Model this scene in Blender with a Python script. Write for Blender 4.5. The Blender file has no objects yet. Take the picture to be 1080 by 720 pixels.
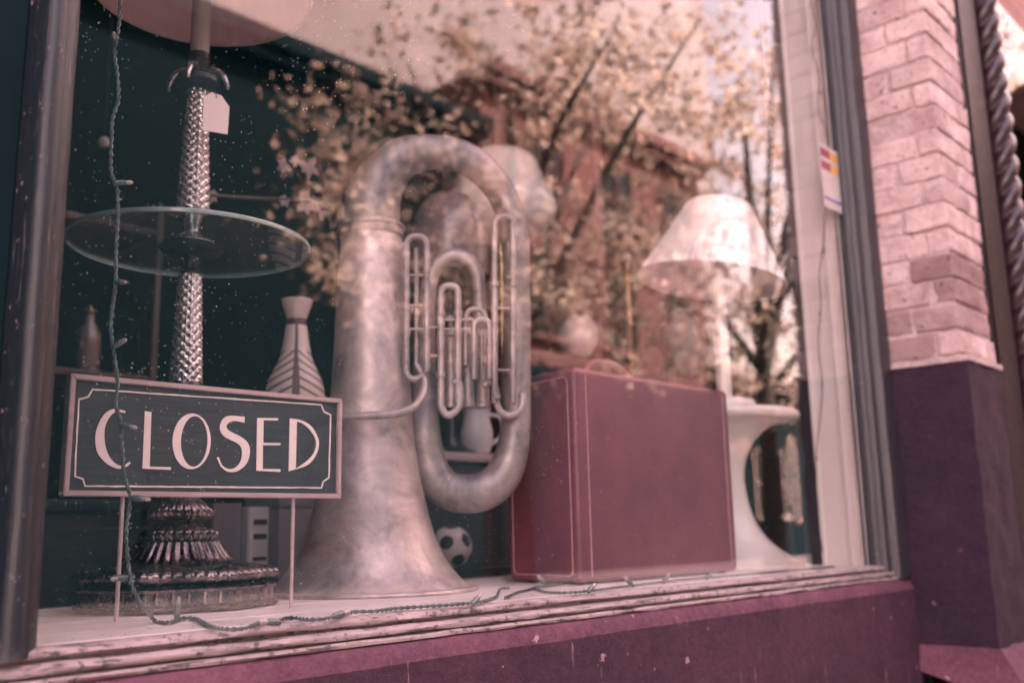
import bpy, bmesh, math, random
from mathutils import Vector, Matrix, noise
from math import sin, cos, pi, radians, sqrt
random.seed(11)
C = bpy.context.scene.collection
scn = bpy.context.scene

# ------------------------------------------------------------------ camera
PSI, TH, RHO, FPX = radians(47.014), radians(10.953), radians(-1.2315), 1030.1
CAM = Vector((0, -1.12, .9105))
Fv = Vector((sin(PSI)*cos(TH), cos(PSI)*cos(TH), sin(TH)))
R0 = Vector((cos(PSI), -sin(PSI), 0)); U0 = R0.cross(Fv)
Rv = R0*cos(RHO) + U0*sin(RHO); Uv = -R0*sin(RHO) + U0*cos(RHO)
def ray(u, v): return Fv + Rv*((u-540)/FPX) - Uv*((v-360)/FPX)
def at(u, v, y):
    r = ray(u, v); return CAM + r*((y-CAM.y)/r.y)
def atz(u, v, z=.80):
    r = ray(u, v); return CAM + r*((z-CAM.z)/r.z)
def mpp(P): return (Vector(P)-CAM).dot(Fv)/FPX          # metres that one photo pixel covers at P

cd = bpy.data.cameras.new('camera'); cam = bpy.data.objects.new('camera', cd); C.objects.link(cam)
cam.matrix_world = Matrix(((Rv.x, Uv.x, -Fv.x, CAM.x), (Rv.y, Uv.y, -Fv.y, CAM.y), (Rv.z, Uv.z, -Fv.z, CAM.z), (0, 0, 0, 1)))
cd.sensor_width = 36; cd.lens = 36*FPX/1080; cd.clip_start = .02; cd.clip_end = 500
cd.dof.use_dof = True; cd.dof.focus_distance = 1.42; cd.dof.aperture_fstop = 2.9
scn.camera = cam

# ------------------------------------------------------------------ materials
def mat(name): 
    m = bpy.data.materials.new(name); m.use_nodes = True
    nt = m.node_tree; b = nt.nodes['Principled BSDF']; return m, nt, b
def N(nt, typ, **kw):
    n = nt.nodes.new(typ)
    for k, v in kw.items():
        if k in n.inputs: n.inputs[k].default_value = v
        else: setattr(n, k, v)
    return n
def coords(nt, scale=(1, 1, 1)):
    tc = N(nt, 'ShaderNodeTexCoord'); mp = N(nt, 'ShaderNodeMapping'); mp.inputs['Scale'].default_value = scale
    nt.links.new(tc.outputs['Object'], mp.inputs['Vector']); return mp.outputs['Vector']
def ramp(nt, fac, stops):
    r = N(nt, 'ShaderNodeValToRGB'); cr = r.color_ramp
    while len(cr.elements) < len(stops): cr.elements.new(.5)
    for e, (p, c) in zip(cr.elements, stops):
        e.position = p; e.color = (*c, 1) if hasattr(c, '__len__') else (c, c, c, 1)
    nt.links.new(fac, r.inputs['Fac']); return r.outputs['Color']
def noise_t(nt, vec, scale, detail=5, rough=.6, dist=0):
    n = N(nt, 'ShaderNodeTexNoise', Scale=scale, Detail=detail, Roughness=rough, Distortion=dist)
    nt.links.new(vec, n.inputs['Vector']); return n.outputs['Fac']
def mixc(nt, fac, a, b, bt='MIX'):
    m = N(nt, 'ShaderNodeMix', data_type='RGBA', blend_type=bt)
    for s, v in ((0, fac), (6, a), (7, b)):
        if hasattr(v, 'is_output'): nt.links.new(v, m.inputs[s])
        else: m.inputs[s].default_value = (*v, 1) if hasattr(v, '__len__') else v
    return m.outputs[2]
def bump(nt, b, h, strength=.4, dist=.01):
    bp = N(nt, 'ShaderNodeBump', Strength=strength, Distance=dist)
    nt.links.new(h, bp.inputs['Height']); nt.links.new(bp.outputs['Normal'], b.inputs['Normal']); return bp

def plain(name, c1, c2=None, rough=.5, metal=0, scale=8, stretch=(1, 1, 1), bs=.2, bd=.003, coat=0, rvar=.1, bscale=None, sub=0):
    m, nt, b = mat(name); v = coords(nt, stretch)
    c2 = c2 or tuple(x*.7 for x in c1)
    f = noise_t(nt, v, scale)
    nt.links.new(ramp(nt, f, [(.3, c2), (.7, c1)]), b.inputs['Base Color'])
    b.inputs['Metallic'].default_value = metal
    f2 = noise_t(nt, v, scale*3)
    nt.links.new(ramp(nt, f2, [(.3, max(0, rough-rvar)), (.7, min(1, rough+rvar))]), b.inputs['Roughness'])
    if bs: bump(nt, b, noise_t(nt, v, bscale or scale*6), bs, bd)
    if coat: b.inputs['Coat Weight'].default_value = coat; b.inputs['Coat Roughness'].default_value = .15
    return m

def worn(name, base, base2, chip, thr=.60, stretch=(40, 40, 3), rough=.45, edge=.56):
    """old painted wood: dark gloss coat rubbed and chipped through to paler layers"""
    m, nt, b = mat(name); v = coords(nt, stretch); v1 = coords(nt)
    f = noise_t(nt, v, 1.0, 7, .7); g = noise_t(nt, v1, 70, 6, .7)
    col = ramp(nt, noise_t(nt, v, .5, 5), [(.35, base2), (.65, base)])
    geo = N(nt, 'ShaderNodeNewGeometry')
    e = ramp(nt, geo.outputs['Pointiness'], [(edge-.04, 0), (edge+.03, 1)])
    s = ramp(nt, f, [(thr, 0), (thr+.03, 1)])
    s2 = ramp(nt, g, [(thr+.0, 0), (thr+.02, .8)])
    em = N(nt, 'ShaderNodeMath', operation='MULTIPLY'); nt.links.new(e, em.inputs[0])
    gm = ramp(nt, noise_t(nt, v1, 45, 4), [(.45, 0), (.6, 1)]); nt.links.new(gm, em.inputs[1])
    mx = N(nt, 'ShaderNodeMath', operation='MAXIMUM'); nt.links.new(s, mx.inputs[0]); nt.links.new(s2, mx.inputs[1])
    mx2 = N(nt, 'ShaderNodeMath', operation='MAXIMUM'); nt.links.new(mx.outputs[0], mx2.inputs[0]); nt.links.new(em.outputs[0], mx2.inputs[1])
    fine = noise_t(nt, coords(nt, tuple(q_*.25 if q_ > 20 else q_*2 for q_ in stretch)), 1.0, 8, .75)
    col = mixc(nt, .6, col, ramp(nt, fine, [(.3, base2), (.7, tuple(q_*1.35 for q_ in base))]))
    nt.links.new(mixc(nt, mx2.outputs[0], col, chip), b.inputs['Base Color'])
    b.inputs['Roughness'].default_value = rough
    ad = N(nt, 'ShaderNodeMath', operation='ADD'); nt.links.new(f, ad.inputs[0]); nt.links.new(mx2.outputs[0], ad.inputs[1])
    bump(nt, b, ad.outputs[0], .5, .002)
    return m

M = {}
M['frame'] = worn('slate_painted_wood', (.010, .0155, .021), (.0035, .008, .012), (.24, .18, .19), .635, (300, 300, 6), .38, .63)
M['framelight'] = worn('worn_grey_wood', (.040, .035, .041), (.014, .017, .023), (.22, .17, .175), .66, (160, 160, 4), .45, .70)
M['sill'] = worn('weathered_sill_paint', (.32, .25, .25), (.20, .155, .16), (.03, .033, .038), .575, (16, 170, 170), .5, .64)
M['white'] = plain('cream_painted_wood', (.80, .71, .69), (.72, .62, .60), .45, scale=6, bs=.1)
M['floor'] = plain('white_painted_board', (.86, .74, .73), (.72, .60, .60), .45, scale=9, bs=.15, stretch=(1, 3, 1))
M['dark'] = plain('dark_teal_paint', (.004, .020, .024), (.003, .014, .018), .8, bs=0)
M['dark'].node_tree.nodes['Principled BSDF'].inputs['Specular IOR Level'].default_value = .15
M['darkwood'] = plain('dark_stained_wood', (.020, .018, .020), (.009, .012, .014), .4, scale=3, stretch=(8, 8, 1), bs=.1)
M['brown'] = plain('brown_varnished_wood', (.095, .042, .034), (.045, .022, .020), .35, scale=3, stretch=(8, 8, 1), bs=.1)
M['red_wood'] = plain('red_mahogany', (.16, .05, .048), (.08, .026, .026), .35, scale=3, stretch=(8, 8, 1), bs=.1)
M['porcelain'] = plain('white_enamel', (.80, .70, .66), (.75, .64, .61), .22, scale=3, bs=0, coat=.3)
M['ceramic'] = plain('white_ceramic', (.74, .64, .62), (.64, .53, .52), .35, scale=10, bs=.1)
M['stripe'] = plain('brown_glaze', (.06, .03, .035), None, .4, bs=0)
M['pewter'] = plain('aged_bronze', (.40, .31, .31), (.07, .065, .075), .26, metal=.9, scale=28, bs=.12, bd=.0015, bscale=120)
M['silver'] = plain('tarnished_silver', (.62, .52, .50), (.36, .31, .32), .28, metal=.9, scale=12, bs=.1)
M['brass'] = plain('old_brass', (.60, .40, .24), (.40, .25, .15), .3, metal=1, scale=12, bs=.1)
M['black'] = plain('black_iron', (.012, .014, .018), None, .35, scale=10, bs=.2)
M['chalk'] = None
M['signframe'] = plain('pale_wood_frame', (.50, .36, .36), (.40, .28, .29), .45, scale=14, stretch=(1, 8, 8), bs=.15)
M['lettering'] = plain('pink_white_paint', (.84, .70, .68), (.76, .62, .60), .6, scale=80, bs=.1)
M['tagcard'] = plain('white_card', (.78, .64, .63), (.74, .6, .6), .7, bs=0)
M['green_wire'] = plain('green_plastic_wire', (.11, .135, .135), (.05, .07, .072), .2, scale=30, bs=0)
M['candle'] = plain('beige_tube', (.38, .29, .28), (.32, .25, .24), .5, bs=0)
M['asphalt'] = plain('asphalt', (.05, .05, .052), (.035, .035, .04), .9, scale=3, bs=.4)
M['pave'] = plain('concrete_paving', (.32, .30, .29), (.23, .215, .21), .85, scale=2, bs=.3)
M['old_pave'] = plain('dark_worn_paving', (.055, .045, .047), (.035, .030, .032), .9, scale=2, bs=.3)
M['kerbm'] = plain('kerb_stone', (.30, .28, .27), None, .8, bs=.3)
M['bark'] = plain('bark', (.07, .05, .04), (.035, .028, .022), .9, scale=6, stretch=(4, 4, 1), bs=.8, bd=.02)
M['paper_grey'] = plain('grey_cloth_board', (.22, .18, .19), (.14, .12, .13), .7, scale=5, bs=.1)
M['leaf_dark'] = None

# dark slate board of the sign: faint horizontal brushing and chalk dust
m, nt, b = mat('slate_board'); v = coords(nt, (3, 3, 60))
nt.links.new(ramp(nt, noise_t(nt, v, 3, 6, .7), [(.3, (.018, .027, .034)), (.75, (.045, .055, .064))]), b.inputs['Base Color'])
b.inputs['Roughness'].default_value = .55; M['chalk'] = m

# tuba metal: bare brass gone grey-pink with cloudy tarnish
def tubamat(name, a, bb, c):
    m, nt, b = mat(name); v = coords(nt)
    f = noise_t(nt, v, 9, 8, .68, .6); g = noise_t(nt, v, 34, 6, .7)
    col = ramp(nt, f, [(.36, c), (.5, bb), (.66, a)])
    col = mixc(nt, ramp(nt, g, [(.45, 0), (.65, .55)]), col, bb)
    nt.links.new(col, b.inputs['Base Color'])
    b.inputs['Metallic'].default_value = .55
    nt.links.new(ramp(nt, g, [(.3, .36), (.7, .62)]), b.inputs['Roughness'])
    bump(nt, b, noise_t(nt, v, 14, 4), .12, .004)
    return m
M['tuba'] = tubamat('tarnished_brass', (.74, .60, .58), (.50, .40, .395), (.27, .225, .235))
M['tubapipe'] = tubamat('polished_tube_brass', (.58, .47, .46), (.38, .31, .31), (.18, .155, .17))

# cut crystal / mercury glass of the lamp column
m, nt, b = mat('cut_crystal'); v = coords(nt)
nt.links.new(ramp(nt, noise_t(nt, v, 140, 3), [(.35, (.35, .30, .31)), (.6, (.85, .72, .70))]), b.inputs['Base Color'])
b.inputs['Metallic'].default_value = .75; b.inputs['Roughness'].default_value = .12; M['crystal'] = m

# leather of the suitcase: oxblood with scuffs
def leather(name):
    m, nt, b = mat(name); v = coords(nt); vs = coords(nt, (2, 2, 14))
    f = noise_t(nt, v, 7, 7, .65); sc = noise_t(nt, vs, 7, 7, .75)
    col = ramp(nt, f, [(.3, (.115, .022, .044)), (.7, (.20, .044, .072))])
    col = mixc(nt, ramp(nt, sc, [(.62, 0), (.70, .5)]), col, (.40, .20, .20))
    nt.links.new(col, b.inputs['Base Color']); 
    nt.links.new(ramp(nt, sc, [(.3, .33), (.7, .5)]), b.inputs['Roughness'])
    vo = N(nt, 'ShaderNodeTexVoronoi', Scale=320); nt.links.new(v, vo.inputs['Vector'])
    bump(nt, b, vo.outputs['Distance'], .15, .001); b.inputs['Coat Weight'].default_value = .3; b.inputs['Coat Roughness'].default_value = .3
    return m
M['leather'] = leather('oxblood_leather')
M['stitch'] = plain('pale_stitched_piping', (.55, .30, .29), (.42, .2, .2), .6, scale=60, bs=.3)

# fabric lampshades
def fabric(name, c, tl=.5):
    m, nt, b = mat(name); out = nt.nodes['Material Output']
    v = coords(nt); col = ramp(nt, noise_t(nt, v, 5, 5), [(.35, tuple(x*.9 for x in c)), (.65, c)])
    d = N(nt, 'ShaderNodeBsdfDiffuse'); t = N(nt, 'ShaderNodeBsdfTranslucent'); mx = N(nt, 'ShaderNodeMixShader'); mx.inputs[0].default_value = tl
    nt.links.new(col, d.inputs['Color']); nt.links.new(col, t.inputs['Color'])
    nt.links.new(d.outputs[0], mx.inputs[1]); nt.links.new(t.outputs[0], mx.inputs[2]); nt.links.new(mx.outputs[0], out.inputs['Surface'])
    return m
M['shade'] = fabric('cream_shade_fabric', (.88, .78, .76), .12)
M['shade_pink'] = fabric('dusty_pink_shade', (.66, .45, .45), .45)
M['pale_stucco'] = plain('pale_beige_stucco', (.23, .20, .205), (.14, .12, .125), .85, scale=.35, bs=.1)

# stucco, purple, peeling pink edge
def stucco(name, a, bb, edgec):
    m, nt, b = mat(name); v = coords(nt)
    f = noise_t(nt, v, 4, 8, .7); g = noise_t(nt, v, 60, 6, .75)
    b.inputs['Specular IOR Level'].default_value = .3
    col = ramp(nt, f, [(.42, bb), (.58, a)])
    col = mixc(nt, .35, col, ramp(nt, g, [(.35, tuple(x*.4 for x in bb)), (.68, tuple(x*1.5 for x in a))]))
    sp = ramp(nt, noise_t(nt, v, 38, 4, .55), [(.70, 0), (.73, .8)])
    col = mixc(nt, sp, col, edgec)
    sc_ = ramp(nt, noise_t(nt, coords(nt, (90, 90, 7)), 1.0, 4, .6), [(.68, 0), (.71, .45)])
    col = mixc(nt, sc_, col, edgec)
    nt.links.new(col, b.inputs['Base Color']); b.inputs['Roughness'].default_value = .8
    bump(nt, b, g, .8, .010); return m
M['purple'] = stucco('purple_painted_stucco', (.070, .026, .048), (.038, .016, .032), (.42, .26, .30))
M['purple_lit'] = stucco('lit_magenta_ledge', (.16, .062, .095), (.09, .036, .062), (.40, .27, .29))  # light on the sloping tops put into a paler copy of the purple
M['purple_dark'] = stucco('dark_aubergine_stucco', (.036, .015, .033), (.019, .012, .024), (.16, .09, .11))
M['mortar_pink'] = stucco('pink_mortar', (.56, .43, .43), (.36, .26, .27), (.2, .1, .12))
# painted brick: pink paint, patches of old red showing
m, nt, b = mat('pink_painted_brick'); v = coords(nt)
f = noise_t(nt, v, 9, 7, .7); g = noise_t(nt, v, 30, 7, .75)
col = ramp(nt, f, [(.32, (.42, .27, .275)), (.5, (.62, .46, .46)), (.68, (.80, .63, .62))])
col = mixc(nt, ramp(nt, g, [(.60, 0), (.66, .75)]), col, (.22, .09, .10))
at_ = N(nt, 'ShaderNodeAttribute', attribute_name='tone')
col = mixc(nt, at_.outputs['Fac'], col, (.16, .075, .085))
col = mixc(nt, ramp(nt, noise_t(nt, v, 45, 4, .55), [(.64, 0), (.69, .8)]), col, (.06, .035, .045))
nt.links.new(col, b.inputs['Base Color']); b.inputs['Roughness'].default_value = .75
bump(nt, b, g, .9, .014); M['brick'] = m
# far brick walls
def farbrick(name, a, bb, mo):
    m, nt, b = mat(name); tc = N(nt, 'ShaderNodeTexCoord'); mp = N(nt, 'ShaderNodeMapping'); mp.inputs['Rotation'].default_value = (pi/2, 0, 0)
    nt.links.new(tc.outputs['Object'], mp.inputs['Vector'])
    br = N(nt, 'ShaderNodeTexBrick', Scale=3.0); br.inputs['Color1'].default_value = (*a, 1); br.inputs['Color2'].default_value = (*bb, 1); br.inputs['Mortar'].default_value = (*mo, 1)
    nt.links.new(mp.outputs[0], br.inputs['Vector'])
    f = noise_t(nt, coords(nt), .7, 6); nt.links.new(mixc(nt, .5, br.outputs['Color'], ramp(nt, f, [(.3, bb), (.7, a)])), b.inputs['Base Color'])
    b.inputs['Roughness'].default_value = .9; b.inputs['Specular IOR Level'].default_value = .08; return m
M['far_dark'] = farbrick('dark_painted_brick', (.0015, .008, .0105), (.001, .006, .008), (.003, .010, .012))
M['far_red'] = farbrick('dark_red_brick', (.11, .052, .048), (.075, .038, .037), (.12, .085, .08))
M['shop_brick'] = farbrick('facade_brick', (.36, .2, .19), (.28, .15, .14), (.4, .3, .28))
M['window_dark'] = plain('dark_window_glass', (.006, .010, .012), None, .3, bs=0); M['window_dark'].node_tree.nodes['Principled BSDF'].inputs['Specular IOR Level'].default_value = .12
M['stone'] = plain('stone_trim', (.22, .18, .17), None, .8, scale=3, bs=.2)
# leaves
def leafmat(name, a, bb):
    m, nt, b = mat(name); out = nt.nodes['Material Output']
    at2 = N(nt, 'ShaderNodeAttribute', attribute_name='tone')
    col = ramp(nt, at2.outputs['Fac'], [(0, a), (.72, bb), (.9, tuple(min(.85, q_*1.45) for q_ in bb))])  # last stop paints pale glints onto a few leaves
    d = N(nt, 'ShaderNodeBsdfDiffuse'); t = N(nt, 'ShaderNodeBsdfTranslucent'); mx = N(nt, 'ShaderNodeMixShader'); mx.inputs[0].default_value = .5
    nt.links.new(col, d.inputs['Color']); nt.links.new(col, t.inputs['Color'])
    nt.links.new(d.outputs[0], mx.inputs[1]); nt.links.new(t.outputs[0], mx.inputs[2]); nt.links.new(mx.outputs[0], out.inputs['Surface'])
    return m
M['leaf'] = leafmat('golden_green_leaves', (.14, .115, .095), (.56, .43, .35))
M['petal'] = fabric('white_petals', (.8, .66, .64), .3)

# window glass: clear, with haze put into a tinted film, plus dust specks and drip marks
def glassmat(name, ior, hazec, film, specks=True):
    m, nt, b = mat(name); nt.nodes.remove(b); out = nt.nodes['Material Output']
    geo = N(nt, 'ShaderNodeNewGeometry')
    mi = N(nt, 'ShaderNodeMix', data_type='FLOAT'); nt.links.new(geo.outputs['Backfacing'], mi.inputs[0]); mi.inputs[2].default_value = ior; mi.inputs[3].default_value = 1/ior
    fr = N(nt, 'ShaderNodeFresnel'); nt.links.new(mi.outputs[0], fr.inputs['IOR'])
    tr = N(nt, 'ShaderNodeBsdfTransparent'); tr.inputs[0].default_value = (.97, .985, .98, 1) if specks else (.80, .88, .87, 1)
    gl = N(nt, 'ShaderNodeBsdfGlossy'); gl.inputs['Roughness'].default_value = 0.0
    mx = N(nt, 'ShaderNodeMixShader'); nt.links.new(fr.outputs[0], mx.inputs[0]); nt.links.new(tr.outputs[0], mx.inputs[1]); nt.links.new(gl.outputs[0], mx.inputs[2])
    v = coords(nt)
    df = N(nt, 'ShaderNodeBsdfDiffuse'); df.inputs[0].default_value = (*hazec, 1)
    oc_ = N(nt, 'ShaderNodeTexCoord'); sy = N(nt, 'ShaderNodeSeparateXYZ'); nt.links.new(oc_.outputs['Object'], sy.inputs[0])
    outer = N(nt, 'ShaderNodeMath', operation='LESS_THAN'); nt.links.new(sy.outputs[1], outer.inputs[0]); outer.inputs[1].default_value = .0025
    fac = ramp(nt, noise_t(nt, v, 3.5, 6, .65), [(.3, film*.5), (.75, film*1.4)])
    sme = ramp(nt, noise_t(nt, coords(nt, (9, 1, 1.6)), 2.2, 7, .7, .8), [(.56, 0), (.74, film*2.2)])
    fa = N(nt, 'ShaderNodeMath', operation='ADD'); nt.links.new(fac, fa.inputs[0]); nt.links.new(sme, fa.inputs[1])
    fm = N(nt, 'ShaderNodeMath', operation='MULTIPLY'); nt.links.new(fa.outputs[0], fm.inputs[0]); nt.links.new(outer.outputs[0], fm.inputs[1]); fac = fm.outputs[0] if specks else fac
    dm = N(nt, 'ShaderNodeMixShader'); nt.links.new(fac, dm.inputs[0]); nt.links.new(mx.outputs[0], dm.inputs[1]); nt.links.new(df.outputs[0], dm.inputs[2])
    last = dm
    if specks:
        sp = N(nt, 'ShaderNodeBsdfDiffuse'); sp.inputs[0].default_value = (.85, .72, .70, 1)
        prev = None
        for sc, keep, rad in ((120, .88, .085), (48, .955, .040), (260, .76, .13)):
            vo = N(nt, 'ShaderNodeTexVoronoi', Scale=sc); 
            nt.links.new(coords(nt, (1, .001, 1 if sc != 42 else .45)), vo.inputs['Vector'])
            near = N(nt, 'ShaderNodeMath', operation='LESS_THAN'); nt.links.new(vo.outputs['Distance'], near.inputs[0]); near.inputs[1].default_value = rad
            sx = N(nt, 'ShaderNodeSeparateColor'); nt.links.new(vo.outputs['Color'], sx.inputs[0])
            pk = N(nt, 'ShaderNodeMath', operation='GREATER_THAN'); nt.links.new(sx.outputs[0], pk.inputs[0]); pk.inputs[1].default_value = keep
            mu = N(nt, 'ShaderNodeMath', operation='MULTIPLY'); nt.links.new(near.outputs[0], mu.inputs[0]); nt.links.new(pk.outputs[0], mu.inputs[1])
            if prev is None: prev = mu.outputs[0]
            else:
                ad = N(nt, 'ShaderNodeMath', operation='MAXIMUM'); nt.links.new(prev, ad.inputs[0]); nt.links.new(mu.outputs[0], ad.inputs[1]); prev = ad.outputs[0]
        # a few blobs are clustered
        cl = ramp(nt, noise_t(nt, v, 6, 3), [(.38, .12), (.62, .85)])
        mm = N(nt, 'ShaderNodeMath', operation='MULTIPLY'); nt.links.new(prev, mm.inputs[0]); nt.links.new(cl, mm.inputs[1])
        mo = N(nt, 'ShaderNodeMath', operation='MULTIPLY'); nt.links.new(mm.outputs[0], mo.inputs[0]); nt.links.new(outer.outputs[0], mo.inputs[1])
        sm = N(nt, 'ShaderNodeMixShader'); nt.links.new(mo.outputs[0], sm.inputs[0]); nt.links.new(dm.outputs[0], sm.inputs[1]); nt.links.new(sp.outputs[0], sm.inputs[2]); last = sm
    nt.links.new(last.outputs[0], out.inputs['Surface']); return m
M['glass'] = glassmat('dusty_window_glass', 1.55, (.07, .42, .50), .007)
M['tray_glass'] = glassmat('tray_glass', 1.5, (.45, .42, .42), .06, False)
M['tray_edge'] = plain('green_glass_edge', (.40, .43, .41), (.2, .27, .26), .15, bs=0, coat=.5)
M['bulb'] = plain('clear_bulb_glass', (.34, .28, .27), None, .1, bs=0, coat=.6)

# ------------------------------------------------------------------ mesh helpers
def new(): return bmesh.new()
def box(bm, x0, x1, y0, y1, z0, z1, bev=0, seg=2):
    vs = [bm.verts.new((x, y, z)) for z in (z0, z1) for x, y in ((x0, y0), (x1, y0), (x1, y1), (x0, y1))]
    fs = [bm.faces.new([vs[i] for i in f]) for f in ((3, 2, 1, 0), (4, 5, 6, 7), (0, 1, 5, 4), (1, 2, 6, 5), (2, 3, 7, 6), (3, 0, 4, 7))]
    if bev:
        es = list({e for f in fs for e in f.edges}); bmesh.ops.bevel(bm, geom=es, offset=bev, segments=seg, profile=.6, affect='EDGES')
def prism(bm, pts, d0, d1, axis='y', M4=None, bev=0):
    """closed outline pts (a,b) pushed along an axis from d0 to d1"""
    def P(a, b, d):
        q = {'y': (a, d, b), 'z': (a, b, d), 'x': (d, a, b)}[axis]
        return (M4 @ Vector(q)) if M4 else Vector(q)
    n = len(pts); A = [bm.verts.new(P(a, b, d0)) for a, b in pts]; B = [bm.verts.new(P(a, b, d1)) for a, b in pts]
    fs = [bm.faces.new(A), bm.faces.new(B[::-1])] + [bm.faces.new((A[i], B[i], B[(i+1) % n], A[(i+1) % n])) for i in range(n)]
    bmesh.ops.recalc_face_normals(bm, faces=fs)
    if bev:
        es = list({e for f in fs for e in f.edges}); bmesh.ops.bevel(bm, geom=es, offset=bev, segments=2, affect='EDGES')
def ringface(bm, outer, inner, d0, d1, M4):
    n = len(outer)
    def V(p, d): return bm.verts.new(M4 @ Vector((p[0], d, p[1])))
    o0 = [V(p, d0) for p in outer]; i0 = [V(p, d0) for p in inner]; o1 = [V(p, d1) for p in outer]; i1 = [V(p, d1) for p in inner]
    fs = []
    for k in range(n):
        j = (k+1) % n
        fs += [bm.faces.new((o0[k], o0[j], i0[j], i0[k])), bm.faces.new((o1[k], i1[k], i1[j], o1[j])),
               bm.faces.new((o0[k], o1[k], o1[j], o0[j])), bm.faces.new((i0[k], i0[j], i1[j], i1[k]))]
    bmesh.ops.recalc_face_normals(bm, faces=fs)
def lathe(bm, prof, c=(0, 0, 0), seg=64, mod=None, cap=True, rot=0):
    """profile of (r, z); mod(theta, z, r) -> r"""
    rows = []
    for r, z in prof:
        rows.append([bm.verts.new((c[0]+(mod(t, z, r) if mod else r)*cos(t+rot), c[1]+(mod(t, z, r) if mod else r)*sin(t+rot), c[2]+z)) for t in [2*pi*k/seg for k in range(seg)]])
    for a, b in zip(rows, rows[1:]):
        for k in range(seg): bm.faces.new((a[k], a[(k+1) % seg], b[(k+1) % seg], b[k]))
    if cap:
        if prof[0][0] > 1e-5: bm.faces.new(rows[0][::-1])
        if prof[-1][0] > 1e-5: bm.faces.new(rows[-1])
def catmull(P, n=8):
    out = []; L = len(P)
    for i in range(L-1):
        p0, p1, p2, p3 = P[max(i-1, 0)], P[i], P[i+1], P[min(i+2, L-1)]
        for k in range(n):
            t = k/n; out.append(tuple(.5*((2*b)+(-a+c)*t+(2*a-5*b+4*c-d)*t*t+(-a+3*b-3*c+d)*t**3) for a, b, c, d in zip(p0, p1, p2, p3)))
    out.append(tuple(P[-1])); return out
def tube(bm, pts, r=None, seg=12, smooth=8, cap=True):
    """pts (x,y,z) or (x,y,z,r)"""
    P = [tuple(p)+((r,) if len(p) == 3 else ()) for p in pts]
    if smooth: P = catmull(P, smooth)
    V = [Vector(p[:3]) for p in P]; n = len(V)
    T = [(V[min(i+1, n-1)]-V[max(i-1, 0)]).normalized() for i in range(n)]
    up = Vector((0, 1, 0)) if abs(T[0].y) < .9 else Vector((1, 0, 0))
    nrm = (up-T[0]*up.dot(T[0])).normalized(); rows = []
    for i in range(n):
        nrm = nrm-T[i]*nrm.dot(T[i]); nrm = nrm.normalized() if nrm.length > 1e-6 else up
        bi = T[i].cross(nrm)
        rows.append([bm.verts.new(V[i]+(nrm*cos(2*pi*k/seg)+bi*sin(2*pi*k/seg))*P[i][3]) for k in range(seg)])
    for a, b in zip(rows, rows[1:]):
        for k in range(seg): bm.faces.new((a[k], a[(k+1) % seg], b[(k+1) % seg], b[k]))
    if cap: bm.faces.new(rows[0][::-1]); bm.faces.new(rows[-1])
def twisted(bm, pts, r=.0015, R=.0015, pitch=.021, seg=6):
    P = catmull([tuple(p) for p in pts], 24); V = [Vector(p) for p in P]; s = 0; A = []; B = []
    res = [V[0]]
    for a, b in zip(V, V[1:]):
        d = (b-a).length; k = max(1, int(d/.002))
        for j in range(1, k+1): res.append(a.lerp(b, j/k))
    # keep an even step
    ev = [res[0]]
    for q in res:
        if (q-ev[-1]).length >= .0019: ev.append(q)
    nrm = Vector((0, 1, 0)); prev = ev[0]
    for i, q in enumerate(ev):
        T = (ev[min(i+1, len(ev)-1)]-ev[max(i-1, 0)]).normalized(); nrm = (nrm-T*nrm.dot(T)).normalized(); bi = T.cross(nrm)
        s += (q-prev).length; prev = q; w = 2*pi*s/pitch
        A.append(q+(nrm*cos(w)+bi*sin(w))*R); B.append(q-(nrm*cos(w)+bi*sin(w))*R)
    tube(bm, A, r, seg, 0); tube(bm, B, r, seg, 0)
def sphere(bm, c, r, seg=24, sc=(1, 1, 1)):
    bmesh.ops.create_uvsphere(bm, u_segments=seg, v_segments=seg//2, radius=1, matrix=Matrix.Translation(c) @ Matrix.Diagonal((r*sc[0], r*sc[1], r*sc[2], 1)))
def obj(name, bm, m, parent=None, smooth=True, angle=35):
    me = bpy.data.meshes.new(name); bm.normal_update(); bm.to_mesh(me); bm.free()
    me.materials.append(M[m] if isinstance(m, str) else m)
    if smooth:
        for p in me.polygons: p.use_smooth = True
        try: me.set_sharp_from_angle(angle=radians(angle))
        except Exception: pass
    o = bpy.data.objects.new(name, me); C.objects.link(o)
    if parent: o.parent = parent; o.matrix_parent_inverse = Matrix.Identity(4)
    return o
ROOT = {}
def tag(o, label, cat, group=None):
    o['label'] = label; o['category'] = cat
    if group: o['group'] = group
    return o
def thing(name, label, cat, loc=(0, 0, 0), rz=0, group=None):
    o = bpy.data.objects.new(name, None); C.objects.link(o); o.location = loc; o.rotation_euler = (0, 0, rz); o.empty_display_size = .1
    return tag(o, label, cat, group)
def part(name, bm, m, root, smooth=True, angle=35):
    """geometry is given in world space; root has no rotation unless the geometry is local"""
    bmesh.ops.translate(bm, verts=bm.verts, vec=-root.matrix_world.translation if False else -Vector(root.location))
    return obj(name, bm, m, root, smooth, angle)
def sub(name, bm, m, parent, root, **k):
    bmesh.ops.translate(bm, verts=bm.verts, vec=-Vector(root.location)); return obj(name, bm, m, parent, **k)
def struct(name, bm, m, **k):
    o = obj(name, bm, m, None, **k); o['kind'] = 'structure'; return o

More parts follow.
